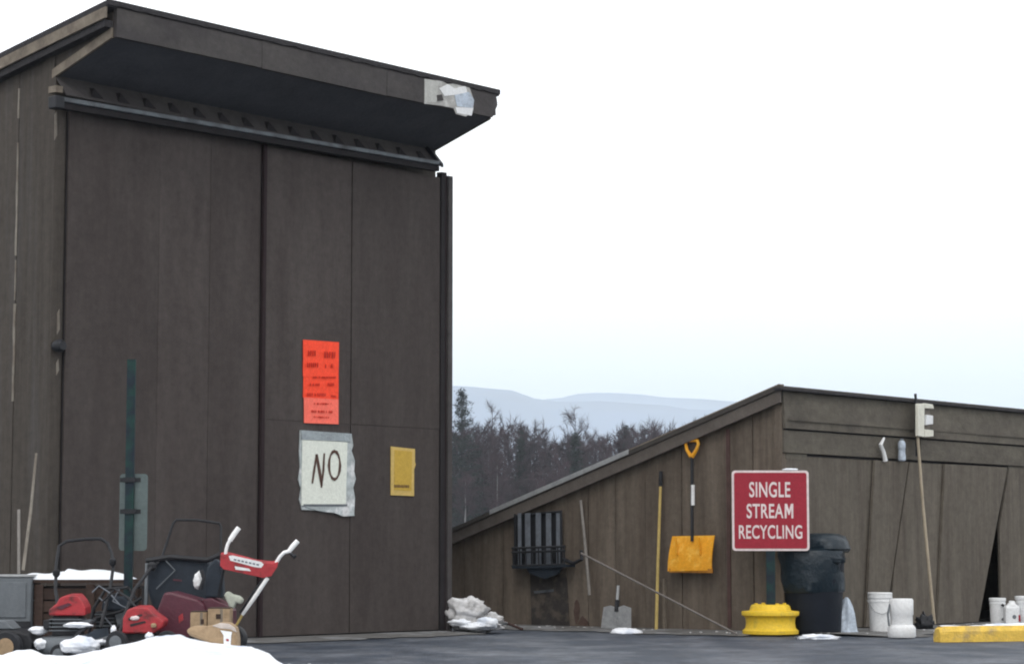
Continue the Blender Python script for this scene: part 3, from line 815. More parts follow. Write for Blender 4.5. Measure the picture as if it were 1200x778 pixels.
# ------------------------------------------------------------------ single stream recycling sign
sbp = gnd(903, 743)
ss = thing('recycling_sign', 'red sign with pale lettering on a post in a yellow base', 'sign', (sbp.x, sbp.y, 0), R(-3))
YS = sbp.y
def rrect(cx, cz, w, h, r, y, th=.004, n=6, lean=0):
    pts = []
    for (sx_, sz_, a0) in ((1, 1, 0), (-1, 1, 90), (-1, -1, 180), (1, -1, 270)):
        for k in range(n + 1):
            a = R(a0 + 90 * k / n)
            pts.append(Vector((cx + sx_ * (w / 2 - r) + r * math.cos(a), y, cz + sz_ * (h / 2 - r) + r * math.sin(a))))
    return pts
ctr = at(903, 598, YS - .06)
SF = YS - .06
w_, h_ = 90 / FPX * SF, 93.5 / FPX * SF
obj('sign_plate', MB().prism(rrect(ctr.x, ctr.z, w_, h_, .035, SF), (0, .004, 0)), M['pink'], ss)
obj('sign_face', MB().prism(rrect(ctr.x, ctr.z, w_ - .045, h_ - .045, .022, SF - .003), (0, .0025, 0)), M['signred'], ss)


def text(s, cx, cz, width, height, y, m, parent, name='lettering', off=.0025, fs=None):
    cu = bpy.data.curves.new(name, 'FONT'); cu.body = s; cu.size = 1; cu.align_x = 'CENTER'; cu.align_y = 'CENTER'
    cu.offset = off * 6; cu.extrude = .003; cu.space_character = 1.06
    o = bpy.data.objects.new(name, cu); col.objects.link(o)
    bpy.context.view_layer.update()
    me = bpy.data.meshes.new_from_object(o)
    bpy.data.objects.remove(o)
    vs_ = [v.co.copy() for v in me.vertices]
    x0, x1 = min(v.x for v in vs_), max(v.x for v in vs_); z0, z1 = min(v.y for v in vs_), max(v.y for v in vs_)
    mb = MB()
    pts = [Vector((cx + ((v.x - x0) / (x1 - x0) - .5) * width, y - (.0015 if v.z > 0 else 0), cz + ((v.y - z0) / (z1 - z0) - .5) * height)) for v in vs_]
    mb.add(pts, [tuple(p.vertices) for p in me.polygons])
    bpy.data.meshes.remove(me)
    return obj(name, mb, m, parent, smooth=False)



px2 = SF / FPX
for s, px, py, w, h in (('SINGLE', 902, 573.5, 48, 18), ('STREA', 896.5, 598.5, 43, 17), ('RECYCLING', 903, 623, 74, 16)):
    c = at(px, py, SF)
    text(s, c.x, c.z, w * px2, h * px2, SF - .0032, M['pink'], ss)
def gl(pl):
    return MB().prism([at(x, y, SF - .0045) for x, y in pl], (0, .003, 0))
obj('lettering', gl([(919.6, 590), (922.3, 590), (924.6, 597.5), (926.9, 590), (929.6, 590), (929.6, 607), (927.4, 607), (927.4, 596), (925.3, 603), (923.9, 603), (921.8, 596), (921.8, 607), (919.6, 607)]), M['pink'], ss)
mb = MB(); a = at(904, 553, SF); b = at(903, 712, YS)
mb.box(W, b.x - .045, b.x + .045, SF + .006, SF + .012, .2, a.z + .01)
mb.box(W, b.x - .045, b.x - .038, SF + .0125, SF + .05, .2, a.z + .01).box(W, b.x + .038, b.x + .045, SF + .0125, SF + .05, .2, a.z + .01)
obj('post', mb, M['green'], ss)
obj('snow_cap', MB().blob(at(926, 550, SF + .01), (.08, .02, .012), .3, 3, seed=8), M['snow'], ss)
obj('base_drum', MB().lathe(Vector((sbp.x, YS, 0)), [(.27, 0), (.285, .008), (.287, .04), (.268, .055), (.256, .07), (.250, .12), (.256, .17), (.272, .185), (.292, .195), (.295, .225), (.290, .235), (.245, .238), (.212, .245), (.200, .285), (.188, .30), (.165, .305), (.13, .30), (.10, .285)], 48), M['yellow'], ss)
for k in range(4):
    a = R(20 + k * 90)
    obj('lug', MB().lathe(Vector((sbp.x + .16 * math.cos(a), YS + .16 * math.sin(a), .30)), [(.02, 0), (.018, .018)], 8), M['yellow'], ss)

# ------------------------------------------------------------------ bin
bb = gnd(956, 743) + Vector((0, .32, 0)); bb.z = 0
tcn_ = thing('trash_can', 'black rubbish bin with a bag bulging over its rim beside the red sign', 'bin', (bb.x, bb.y, 0))
k = bb.y / FPX
obj('body', MB().lathe((bb.x + .01, bb.y, 0), [(.285, 0), (.292, .02), (.295, .04), (.318, .45), (.335, .76), (.34, .78), (.34, .80), (.30, .80)], 40, wob=.015), M['bag'], tcn_)
obj('bag_skirt', MB().lathe((bb.x + .0, bb.y, 0), [(.318, .42), (.334, .44), (.340, .55), (.346, .70), (.352, .80), (.345, .85), (.30, .87)], 64, wob=.10, seed=3), M['lid'], tcn_)
bagm = MB().lathe((bb.x + .11, bb.y, 0), [(.26, .83), (.29, .87), (.285, .95), (.25, 1.0), (.17, 1.025), (.08, 1.03), (.02, 1.025)], 56, wob=.14, seed=5)
obj('bulging_bag', bagm, M['lid'], tcn_)
obj('bag_fold', MB().blob(at(972, 655, bb.y - .27), (.15, .06, .05), .5, 3, seed=4), M['lid'], tcn_)
solo('snow_patch', MB().blob(gnd(957, 747) + Vector((0, -.05, .0)), (.20, .10, .035), .4, 3, seed=12, flat=-.01), M['snow'], 'thin white snow patch on the ground in front of the black bin', 'snow patch', gnd(957, 747))
cb = gnd(994, 742)
cb.z = 0
solo('plastic_wrap', MB().lathe(cb + Vector((0, .08, -.005)), [(.135, 0), (.125, .05), (.105, .12), (.085, .2), (.055, .29), (.03, .35), (.012, .375)], 48, wob=.5, seed=6), M['wblue'], 'crumpled pale blue-white plastic cone right behind the black bin', 'plastic wrap', cb)

# ------------------------------------------------------------------ buckets
def bucket(name, label, px0, px1, ytop, ybot, flip=False, group=None, wide=0, yoff=None):
    c = gnd((px0 + px1) / 2, ybot); k = c.y / FPX
    r = (px1 - px0) / 2 * k; h = (ybot - ytop) * k
    cy = c.y + r
    t = thing(name, label, 'bucket', (c.x, cy, 0), group=group)
    z = 0
    if flip:   # upside down: wide rim at the ground
        prof = [(r * 1.0, 0), (r * 1.05, .01), (r * 1.05, h * .24), (r * .98, h * .28), (r * .84, h * .33), (r * .83, h * .56), (r * .89, h * .60), (r * .90, h * .96), (r * .82, h), (r * .1, h)]
    else:
        prof = [(r * .84, 0), (r * .86, .012), (r * .95, h * .80), (r * 1.0, h * .80), (r * 1.0, h * .84), (r * .96, h * .85), (r * .97, h * .9), (r * 1.03, h * .91), (r * 1.03, h * .99), (r * .99, h), (r * .93, h), (r * .9, h * .9)]
    obj('body', MB().lathe((c.x, cy, 0), prof, 36), M['white'], t)
    return t, c, r, h, cy


t, c, r, h, cy = bucket('bucket', 'taller white plastic bucket nearer the black bin, with its bail hanging', 1020, 1048, 697, 741)
obj('rim_lid', MB().lathe((c.x, cy, h + .001), [(r * 1.02, 0), (r * 1.04, .01), (r * .98, .02), (r * .2, .02)], 36), M['white'], t)
obj('bail', MB().tube([Vector((c.x - r - .01, cy, h * .85)), Vector((c.x - r * .6, cy - r * .95, h * .55)), Vector((c.x, cy - r * 1.1, h * .48)), Vector((c.x + r * .6, cy - r * .95, h * .55)), Vector((c.x + r + .01, cy, h * .85))], .004), M['steel'], t)
t, c, r, h, cy = bucket('bucket', 'shorter white plastic jug-like bucket with a wide foot, beside the taller one', 1044, 1075, 702, 747, True)
obj('carry_strap', MB().tube([Vector((c.x - r * .9, cy - .02, h * .85)), Vector((c.x - r * 1.1, cy - .05, h * .6)), Vector((c.x - r * 1.0, cy - .04, h * .3))], .010), M['grey'], t)
dk = gnd(1082, 740)
solo('dark_clump', MB().blob(at(1083, 731, dk.y + .5), (.10, .12, .10), .7, 3, seed=31, flat=0), M['black'], 'small dark bundle on the ground between the white buckets and pale pole', 'clump', (dk.x, dk.y + .5, 0))  # low dark blob on the ground right of the buckets

t, c, r, h, cy = bucket('bucket', 'white bucket with a dark handle standing behind the yellow curb in the shed door gap', 1162, 1181, 701, 737)
obj('handle', MB().tube([Vector((c.x + r * .3, cy - r - .005, h * .8)), Vector((c.x + r * .75, cy - r - .02, h * .7)), Vector((c.x + r * .75, cy - r - .02, h * .4)), Vector((c.x + r * .3, cy - r - .005, h * .3))], .014), M['black'], t)
jc = gnd(1188, 739)
jg = thing('white_jug', 'white jug with a dark round mark behind the yellow curb', 'jug', (jc.x, jc.y, 0))
obj('body', MB().box(W, jc.x - .085, jc.x + .075, jc.y, jc.y + .14, 0, .27), M['white'], jg, bevel=.03)
obj('shoulder', MB().lathe((jc.x, jc.y + .07, .268), [(.06, 0), (.035, .03), (.03, .05), (.005, .05)], 20), M['white'], jg)
obj('round_mark', MB().lathe((jc.x + .01, jc.y - .001, .15), [(.022, 0), (.02, .003)], 14, axis=(0, -1, 0)), M['grey'], jg)
obj('red_mark', MB().box(W, jc.x + .055, jc.x + .0745, jc.y - .003, jc.y + .02, .10, .17), M['signred'], jg)
bucket('bucket', 'white bucket cut by the right edge of the photo behind the yellow curb', 1194, 1222, 699, 739)

# yellow concrete wheel stop
c0 = gnd(1103, 751); c1 = gnd(1330, 748)
d = (c1 - c0); d.z = 0; ang = math.atan2(d.y, d.x); WF = Frame((c0.x, c0.y, 0), ang); Ln = 2.0
ws = thing('yellow_curb', 'yellow painted concrete curb block with snow along its top', 'curb', (c0.x, c0.y, 0), ang)
prof = [(.0, -.01), (.17, -.01), (.17, .07), (.13, .135), (.035, .14), (.0, .09)]
mb = MB(); n = 12; secs = [(0, .8), (.03, .95), (.06, 1)] + [(Ln * q / 8 + .06 * (1 - q / 8), 1) for q in range(1, 8)] + [(Ln - .05, 1), (Ln, .85)]
for i, (x, k) in enumerate(secs):
    for (y, z) in prof:
        mb.v.append(WF.w(x, .085 + (y - .085) * k, z * (k if z > 0 else 1)))
m_ = len(prof)
for i in range(len(secs) - 1):
    for j in range(m_):
        mb.f.append((i * m_ + j, i * m_ + (j + 1) % m_, (i + 1) * m_ + (j + 1) % m_, (i + 1) * m_ + j))
mb.f.append(tuple(range(m_))); mb.f.append(tuple((len(secs) - 1) * m_ + j for j in range(m_)))
obj('block', mb, M['curb'], ws)
mb = MB(); n = 50
for i in range(n + 1):
    x = .03 + (Ln - .05) * i / n
    q = 1 + .5 * mnoise.noise((x * 4, 0, 0))
    hh = .152 + .015 * mnoise.noise((x * 5, 3, 0)) + (.006 if x > .5 else -.006)
    mb.v += [WF.w(x, .045 + .012 * q, .1385), WF.w(x, .065 + .012 * q, hh - .004), WF.w(x, .10, hh - .003), WF.w(x, .14, .13)]
for i in range(n):
    for j in range(3):
        a = i * 4 + j
        mb.f.append((a, a + 1, a + 5, a + 4))
mb.smooth = True
obj('snow_cover', mb, M['snow'], ws)

# leaning pole with white head
pb = S.hy(1095, 731, -.45)
p0 = S.w(pb[0], -.45, pb[1])
def sf(px, py, y): 
    x, z = S.hy(px, py, y); return S.w(x, y, z)
rp = thing('long_pole_tool', 'long pale pole with a white E-shaped head leaning against the low shed doors', 'pole tool', sf(1095, 731, -.45), ROT)
obj('pole', MB().tube([sf(1095, 731, -.45), sf(1088, 660, -.36), sf(1081, 585, -.27), sf(1074.5, 500, -.17)], [.019, .018, .017, .017]), M['shaft'], rp)
hm = mat('cream_plastic', (.66, .65, .57, 1), .6, .1, 10)
yh = -.19
def ff(pl, y, d): return fpoly(S, fpx(S, pl, y), y, d)
obj('head_spine', ff([(1072.5, 473), (1080, 473), (1079.5, 512), (1072.5, 511)], yh, .04), hm, rp, bevel=.006)
obj('head_arm', ff([(1080.1, 472.5), (1090, 474), (1091, 479), (1080.1, 478.5)], yh, .04), hm, rp, bevel=.006)
obj('head_arm', ff([(1083, 486), (1090.5, 487), (1090.5, 497), (1082, 498)], yh, .035), M['white'], rp, bevel=.006)
obj('head_arm', ff([(1080.1, 503), (1090.5, 504), (1090.5, 511.5), (1080.1, 512)], yh, .04), hm, rp, bevel=.006)
obj('head_recess', ff([(1079, 478), (1088, 479), (1088, 503), (1079, 503)], yh + .03, .02), mat('grey_brown_recess', (.17, .15, .13, 1), .8, .2, 9), rp)

# two white things standing on the ledge
mb = MB().tube([sf(1037.5, 540, -.10), sf(1035.5, 530, -.10), sf(1032, 521, -.10), sf(1036, 513, -.10)], [.028, .022, .022, .012])
solo('crooked_white_rag', mb, M['white'], 'crooked white rag hanging on the low shed header, left of the pale bottle', 'rag', sf(1037.5, 540, -.10), ROT)
c = sf(1057, 540, -.12)
bt = thing('hanging_bottle', 'pale blue-white plastic bottle fixed to the low shed header board', 'bottle', c, ROT)
hh = (S.hy(1057, 516, -.12)[1] - S.hy(1057, 540, -.12)[1])
obj('body', MB().lathe(c, [(.03, 0), (.042, .012), (.042, hh * .3), (.038, hh * .34), (.038, hh * .6), (.042, hh * .64), (.042, hh * .85), (.03, hh * .97), (.02, hh)], 20), M['wblue'], bt)
obj('cap', MB().lathe(c + Vector((0, 0, hh)), [(.022, 0), (.022, .02), (.01, .02)], 14), M['grey'], bt)

# ------------------------------------------------------------------ green post with sign back, left
YP = 18.9
gp = gnd(152, 740); b = at(152, 560, YP)
gs = thing('sign_post', 'dark green steel post with a grey sign seen from behind, before the tall door', 'sign post', (b.x, YP, 0))
topz = at(152, 421, YP).z
k = YP / FPX
mb = MB().box(W, b.x - .035, b.x + .035, YP - .008, YP, -.05, topz).box(W, b.x - .035, b.x - .027, YP + .0005, YP + .03, -.05, topz).box(W, b.x + .027, b.x + .035, YP + .0005, YP + .03, -.05, topz)
obj('post', mb, M['green'], gs)
a = at(140.5, 555, YP + .03); c = at(172, 645, YP + .03)
mb = MB().prism(rrect((a.x + c.x) / 2, (a.z + c.z) / 2, c.x - a.x, a.z - c.z, .03, YP + .034), (0, .004, 0))
obj('sign_plate', mb, M['alum'], gs)
for py in (562, 599):
    p = at(152, py, YP)
    obj('bracket', MB().box(W, p.x - .085, p.x + .085, YP + .0305, YP + .0335, p.z - .018, p.z + .018).box(W, p.x - .05, p.x + .05, YP - .022, YP - .0085, p.z - .02, p.z + .02), M['black'], gs)

# ------------------------------------------------------------------ junk at the left
def pt(px, py, Y): return at(px, py, Y)
def poly_at(pl, Y, d, mb=None):
    mb = mb or MB()
    return mb.prism([at(x, y, Y) for x, y in pl], (0, d, 0))

# sticks against the tall wall
solo('leaning_stick', MB().tube([at(27, 668, 19.6), at(36, 598, 19.75), at(42.5, 531, 19.9)], [.014, .013, .011]), M['bare'], 'long thin pale stick leaning on the tall building side wall, left of the snowy crate', 'stick', at(27, 668, 19.6))
solo('short_stick', MB().tube([at(22, 672, 19.9), at(22, 597, 20.05)], .013), M['greyshaft'], 'short dull grey stick upright at the far left beside the longer pale stick', 'stick', at(22, 672, 19.9))

Y = 19.2
a = at(-45, 676, Y); c = at(35, 766, Y)
gc = thing('grey_cabinet', 'grey metal cabinet standing at the left edge beside the snowy crate', 'cabinet', ((a.x + c.x) / 2, Y, 0))
obj('body', MB().box(W, a.x, c.x, Y, Y + .4, 0, a.z), M['grey'], gc, bevel=.01)
obj('top', MB().box(W, a.x - .01, c.x + .01, Y - .01, Y + .41, a.z + .001, a.z + .02), M['steel'], gc, bevel=.005)
obj('door_panel', MB().box(W, a.x + .05, c.x - .04, Y - .012, Y - .001, .3, a.z - .04), M['grey'], gc, bevel=.004)
obj('base_rail', MB().box(W, a.x + .02, c.x, Y - .02, Y - .001, .22, .27), M['black'], gc)

# crate with snow
Y = 19.3
a = at(37, 683, Y); c = at(166, 683, Y)
cr = thing('wooden_crate', 'low dark brown wooden crate with a layer of snow on top', 'crate', ((a.x + c.x) / 2, Y, 0))
z1 = a.z
obj('inner_box', MB().box(W, a.x + .02, c.x - .02, Y + .03, Y + .5, .0, z1 - .03), M['dark'], cr)
nb = 5
for k_ in range(nb):
    z0 = .03 + (z1 - .06) * k_ / nb
    obj('slat', MB().box(W, a.x, c.x, Y, Y + .024, z0, z0 + (z1 - .06) / nb - .014), M['brown'], cr)
for px in (a.x + .03, (a.x + c.x) / 2, c.x - .1):
    obj('corner_post', MB().box(W, px, px + .07, Y - .022, Y - .001, .02, z1 - .01), M['brown'], cr)
obj('top_board', MB().box(W, a.x - .12, c.x, Y - .03, Y + .52, z1 + .001, z1 + .03), M['brown'], cr)
mb = MB(); nx, ny = 60, 8
x0, x1 = at(16, 680, Y).x, at(149, 680, Y).x
for j in range(ny + 1):
    for i in range(nx + 1):
        u_, v_ = i / nx, j / ny
        e_ = min(1, u_ * 5, (1 - u_) * 4) ** .5 * min(1, v_ * 3.5, (1 - v_) * 4) ** .5 if 0 < u_ < 1 and 0 < v_ < 1 else 0
        h_ = (.055 + .03 * mnoise.noise((u_ * 6, v_ * 2, 0)) + .02 * (u_ > .42)) * e_
        mb.v.append(Vector((x0 + (x1 - x0) * u_, Y - .03 + .55 * v_, z1 + .0305 + h_)))
for j in range(ny):
    for i in range(nx):
        q = j * (nx + 1) + i
        mb.f.append((q, q + 1, q + nx + 2, q + nx + 1))
mb.smooth = True
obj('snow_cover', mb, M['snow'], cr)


def wheel(parent, c, r, w, axis=(1, .25, 0), hub=M['grey']):
    ax = Vector(axis).normalized()
    t_ = obj('wheel', MB().lathe(Vector(c) - ax * w / 2, [(r * .62, 0), (r * .93, 0), (r, w * .2), (r, w * .8), (r * .93, w), (r * .62, w)], 28, axis=ax), M['black'], parent)
    obj('hub', MB().lathe(Vector(c) - ax * (w / 2 + .006), [(r * .2, -.006), (r * .58, .0), (r * .6, w + .012), (r * .2, w + .018)], 18, axis=ax), hub, t_)
    return t_


# low black machine at the far left with round hub
Y = 17.6
c = at(8, 758, Y)
lm = thing('black_machine', 'low black wheeled machine at the lower left corner with a pale round hub', 'machine', (c.x, Y, 0))
obj('body', MB().prism([at(x, y, Y + .1) for x, y in ((-40, 738), (18, 738), (34, 742), (38, 752), (36, 772), (-40, 772))], (0, .45, 0)), M['black'], lm, bevel=.02)
obj('top_cover', MB().prism([at(x, y, Y + .15) for x, y in ((-38, 728), (6, 727), (16, 737), (-38, 737))], (0, .3, 0)), M['grey'], lm, bevel=.01)
wheel(lm, c + Vector((0, .02, 0)), .12, .07, (.25, 1, 0), M['card'])

# first mower: hoop handle and red engine
Y = 17.9
c = at(92, 750, Y)
m1 = thing('push_mower', 'push mower with a bright red engine cover and black hoop handle, snow on its deck', 'lawn mower', (c.x, Y, 0))
hp = [(72, 735, Y + .1), (65, 690, Y + .35), (66, 660, Y + .5), (69, 640, Y + .6), (78, 634, Y + .62), (100, 631.5, Y + .63), (118, 631, Y + .63), (126, 636, Y + .62), (131, 648, Y + .58), (133, 662, Y + .52), (129, 690, Y + .4), (118, 735, Y + .1)]
obj('handle', MB().tube([at(*p) for p in hp], .0135), M['black'], m1)
obj('handle_knob', MB().lathe(at(132, 660, Y + .49), [(.015, -.02), (.028, 0), (.028, .03), (.01, .045)], 12), M['black'], m1)
obj('handle_knob', MB().lathe(at(66, 673, Y + .42), [(.015, -.02), (.03, 0), (.03, .03), (.01, .045)], 12), M['black'], m1)
cc = at(79, 721, Y - .1)
mb = MB().prism([at(x, y, Y - .22) for x, y in ((57, 721), (57, 714), (66, 707), (70, 700), (78, 697), (90, 697), (96, 704), (100, 712), (100, 721))], (0, .24, .01))
obj('engine_cover', mb, M['red'], m1, bevel=.012)
obj('recoil_cap', MB().lathe(at(82, 704, Y - .10), [(.06, 0), (.055, .03), (.03, .045), (.01, .045)], 16), M['maroon'], m1)
obj('muffler', MB().box(W, cc.x + .11, cc.x + .19, Y - .16, Y - .03, cc.z - .09, cc.z - .03), M['grey'], m1, bevel=.01)
obj('air_filter', MB().box(W, cc.x - .17, cc.x - .11, Y - .18, Y - .06, cc.z - .10, cc.z - .03), M['black'], m1, bevel=.01)
obj('starter_slot', MB().prism([at(x, y, Y - .232) for x, y in ((66, 711), (80, 706), (84, 708), (72, 714))], (0, .02, 0)), M['maroon'], m1)
obj('engine_block', MB().box(W, cc.x - .10, cc.x + .11, Y - .19, Y + .02, cc.z - .15, cc.z - .002), M['black'], m1, bevel=.01)
for k_ in range(4):
    obj('cooling_fin', MB().box(W, cc.x - .12, cc.x + .125, Y - .205, Y + .03, cc.z - .03 - k_ * .028, cc.z - .022 - k_ * .028), M['grey'], m1)
dk_ = at(92, 757, Y)
obj('deck', MB().lathe((dk_.x, Y, .12), [(.29, -.05), (.31, -.02), (.31, .03), (.28, .07), (.20, .085), (.02, .09)], 28), M['grey'], m1)
obj('side_arm', MB().tube([at(72, 762, Y - .32), at(92, 742, Y - .30), at(112, 726, Y - .2)], [.02, .016, .014]), M['black'], m1)
obj('chute_guard', MB().prism([at(x, y, Y - .36) for x, y in ((66, 765), (110, 738), (126, 735), (128, 744), (100, 752), (80, 770))], (0, .05, 0)), M['navy'], m1)
wheel(m1, at(112, 763, Y - .34), .075, .05, (.3, 1, 0))
wheel(m1, at(70, 766, Y - .34), .075, .05, (.3, 1, 0), M['grey'])
obj('snow_clump', MB().blob(at(45, 738, Y - .1), (.075, .06, .032), .28, 1.5, seed=21, nu=40, nv=26), M['snow'], m1)
obj('snow_clump', MB().blob(at(48, 754, Y - .2), (.05, .05, .04), .28, 1.5, seed=22, nu=40, nv=26), M['snow'], m1)
obj('snow_clump', MB().blob(at(92, 732, Y - .26), (.10, .05, .022), .28, 1.5, seed=23, nu=40, nv=26), M['snow'], m1)
obj('snow_clump', MB().blob(at(95, 756, Y - .42), (.15, .07, .065), .28, 1.4, seed=24, nu=40, nv=26), M['snow'], m1)
obj('snow_clump', MB().blob(at(118, 752, Y - .36), (.05, .04, .02), .5, 2.5, seed=25), M['snow'], m1)

# second mower: red engine
Y = 17.6
c = at(168, 750, Y)
m2 = thing('push_mower', 'mower with a rounder red engine cover just right of the snowy crate', 'lawn mower', (c.x, Y, 0))
cc = at(167, 739, Y)
mb = MB().prism([at(x, y, Y - .14) for x, y in ((143, 742), (144, 724), (149, 714), (158, 711), (172, 711), (180, 719), (192, 728), (190, 735), (180, 742))], (0, .26, .01))
obj('engine_cover', mb, M['red'], m2, bevel=.013)
obj('vent_slot', MB().prism([at(x, y, Y - .1445) for x, y in ((150, 724), (166, 719), (167, 721), (151, 727))], (0, .004, 0)), M['black'], m2)
obj('vent_slot', MB().prism([at(x, y, Y - .1445) for x, y in ((152, 731), (170, 727), (171, 729), (153, 734))], (0, .004, 0)), M['black'], m2)
obj('pull_grip', MB().blob(at(158, 724, Y - .15), (.035, .02, .018), .2, seed=3), M['pink'], m2)
obj('snow_clump', MB().blob(at(163, 713, Y - .05), (.05, .03, .014), .3, seed=3), M['snow'], m2)
obj('engine_block', MB().box(W, cc.x - .11, cc.x + .12, Y - .1, Y + .12, cc.z - .09, cc.z - .002), M['black'], m2, bevel=.01)
obj('fuel_cap', MB().lathe(at(180, 733, Y - .16), [(.02, -.01), (.022, .01), (.012, .02)], 12), M['card'], m2)
obj('deck', MB().lathe((cc.x, Y, .10), [(.27, -.05), (.29, -.02), (.29, .03), (.24, .07), (.02, .09)], 28), M['black'], m2)
wheel(m2, at(137, 752, Y - .25), .085, .05, (.3, 1, 0))
wheel(m2, at(196, 752, Y - .25), .085, .05, (.3, 1, 0))
obj('snow_clump', MB().blob(at(133, 738, Y - .2), (.02, .02, .035), .4, seed=5), M['snow'], m2)
obj('snow_clump', MB().blob(at(175, 745, Y - .25), (.03, .03, .028), .4, seed=6), M['snow'], m2)
obj('handle', MB().tube([at(140, 742, Y + .1), at(148, 715, Y + .3), at(158, 690, Y + .5), at(178, 664, Y + .7)], .014), M['black'], m2)
obj('cable', MB().tube([at(120, 705, Y + .3), at(135, 690, Y + .3), at(150, 700, Y + .2), at(160, 712, Y + .1)], .009), M['black'], m2)

# black engine tangle between the two red mowers
Y = 18.3
c = at(133, 750, Y)
em = thing('engine_unit', 'black engine on a bent frame, tangled with cables between the two red covers', 'engine', (c.x, Y, 0))
obj('cylinder_block', MB().box(W, at(112, 720, Y).x, at(133, 720, Y).x, Y, Y + .2, at(112, 742, Y).z, at(112, 716, Y).z), M['black'], em, bevel=.01)
for k_ in range(5):
    z_ = at(112, 738 - k_ * 4.5, Y).z
    obj('cooling_fin', MB().box(W, at(110, 720, Y).x, at(135, 720, Y).x, Y - .015, Y - .001, z_, z_ + .008), M['grey'], em)
obj('fuel_tank', MB().prism([at(x, y, Y - .02) for x, y in ((118, 715), (120, 704), (128, 698), (146, 699), (152, 706), (152, 716))], (0, .2, 0)), M['navy'], em, bevel=.02)
obj('tank_cap', MB().lathe(at(136, 699, Y + .06), [(.03, 0), (.03, .025), (.02, .03)], 14), M['black'], em)
obj('muffler', MB().lathe(at(146, 728, Y - .04), [(.045, 0), (.05, .01), (.05, .1), (.04, .11)], 16, axis=(1, -.2, .1)), M['grey'], em)
for pts_ in (((104, 742), (110, 712), (124, 690), (150, 688)), ((150, 688), (160, 702), (162, 735)), ((100, 728), (120, 722), (142, 716), (166, 700)), ((118, 745), (140, 733), (160, 738))):
    obj('frame_tube', MB().tube([at(x, y, Y - .05 - .01 * q) for q, (x, y) in enumerate(pts_)], .013), M['black'], em)
for pts_ in (((116, 700), (126, 708), (122, 722), (132, 734)), ((140, 690), (132, 704), (148, 712), (142, 730), (152, 742)), ((108, 694), (116, 686), (128, 694), (140, 708))):
    obj('cable', MB().tube([at(x, y, Y - .09) for x, y in pts_], .006), M['galv'], em)
obj('side_plate', MB().prism([at(x, y, Y - .03) for x, y in ((134, 716), (158, 712), (166, 722), (164, 740), (140, 742))], (0, .02, 0)), M['grey'], em)
obj('bolt_head', MB().lathe(at(150, 724, Y - .031), [(.014, 0), (.012, .01)], 8, axis=(0, -1, 0)), M['steel'], em)

# dark mower with big bag: hoop handle
Y = 18.4
c = at(215, 750, Y)
m3 = thing('bagging_mower', 'dark mower with a broad blue-grey rear bag and a thin angular hoop handle', 'lawn mower', (c.x, Y, 0))
hp = [(176, 668, Y - .05), (189, 655, Y), (194, 640, Y + .02), (203, 613, Y + .06), (207, 609, Y + .06), (230, 609, Y + .07), (257, 613, Y + .07), (259, 617, Y + .07), (259, 650, Y), (258, 662, Y)]
obj('handle', MB().tube([at(*p) for p in hp], .011), M['black'], m3)
obj('rear_bag', MB().prism([at(x, y, Y + .02) for x, y in ((172, 655), (200, 651), (240, 655), (247, 662), (250, 700), (240, 716), (205, 718), (180, 716), (172, 690))], (0, .35, 0)), M['navy'], m3, bevel=.03)
obj('bag_rim', MB().tube([at(171, 657, Y - .01), at(200, 652.5, Y - .01), at(243, 656, Y - .01), at(258, 650, Y - .01)], .022), M['black'], m3)
obj('handle_knob', MB().lathe(at(178, 664, Y - .08), [(.02, -.03), (.038, -.01), (.038, .02), (.015, .04)], 14), M['black'], m3)
obj('strap', MB().tube([at(183, 690, Y - .01), at(205, 668, Y - .01), at(190, 652, Y - .01)], .006), M['grey'], m3)
obj('frame_tube', MB().tube([at(172, 660, Y - .03), at(171, 700, Y - .1), at(168, 740, Y - .15)], .013), M['grey'], m3)
obj('label_patch', MB().prism([at(x, y, Y + .014) for x, y in ((203, 678), (213, 679), (213, 681), (203, 680))], (0, .004, 0)), M['maroon'], m3)
obj('deck', MB().prism([at(x, y, Y - .05) for x, y in ((160, 716), (250, 716), (256, 760), (156, 760))], (0, .45, 0)), M['black'], m3, bevel=.03)
wheel(m3, at(172, 748, Y - .12), .11, .05, (.3, 1, 0))
wheel(m3, at(245, 748, Y - .12), .11, .05, (.3, 1, 0))

# snow blower
Y = 18.0
c = at(250, 750, Y)
sn = thing('snow_blower', 'snow blower with a maroon housing, red control panel and white upright handlebars', 'snow blower', (c.x, Y, 0))
obj('auger_housing', MB().prism([at(x, y, Y - .1) for x, y in ((192, 694), (200, 693), (232, 702), (240, 708), (244, 745), (236, 765), (178, 765), (180, 725))], (0, .4, 0)), M['maroon'], sn, bevel=.02)
obj('engine_shroud', MB().prism([at(x, y, Y - .05) for x, y in ((236, 702), (248, 700), (268, 710), (271, 716), (271, 750), (240, 750))], (0, .35, 0)), M['maroon'], sn, bevel=.015)
obj('housing_badge', MB().prism([at(x, y, Y - .104) for x, y in ((209, 722), (214, 718), (215, 726), (210, 730))], (0, .004, 0)), M['red'], sn)
obj('discharge_chute', MB().prism([at(x, y, Y - .02) for x, y in ((243, 664), (252, 654), (259, 660), (262, 700), (240, 700), (240, 680))], (0, .15, 0)), M['navy'], sn, bevel=.015)
obj('white_tank', MB().blob(at(232, 680, Y - .12), (.036, .04, .065), .3, 2, seed=4), M['white'], sn)
obj('tank_strap', MB().tube([at(236, 668, Y - .16), at(239, 678, Y - .17), at(235, 690, Y - .16)], .016), M['black'], sn)
Yp = Y - .12
obj('control_panel', MB().prism([at(x, y, Yp) for x, y in ((258, 650), (266, 649), (300, 658), (319, 660), (326, 658), (325, 664), (318, 675), (308, 677), (290, 673), (262, 667), (258, 663))], (0, .05, .02)), M['red'], sn, bevel=.005)
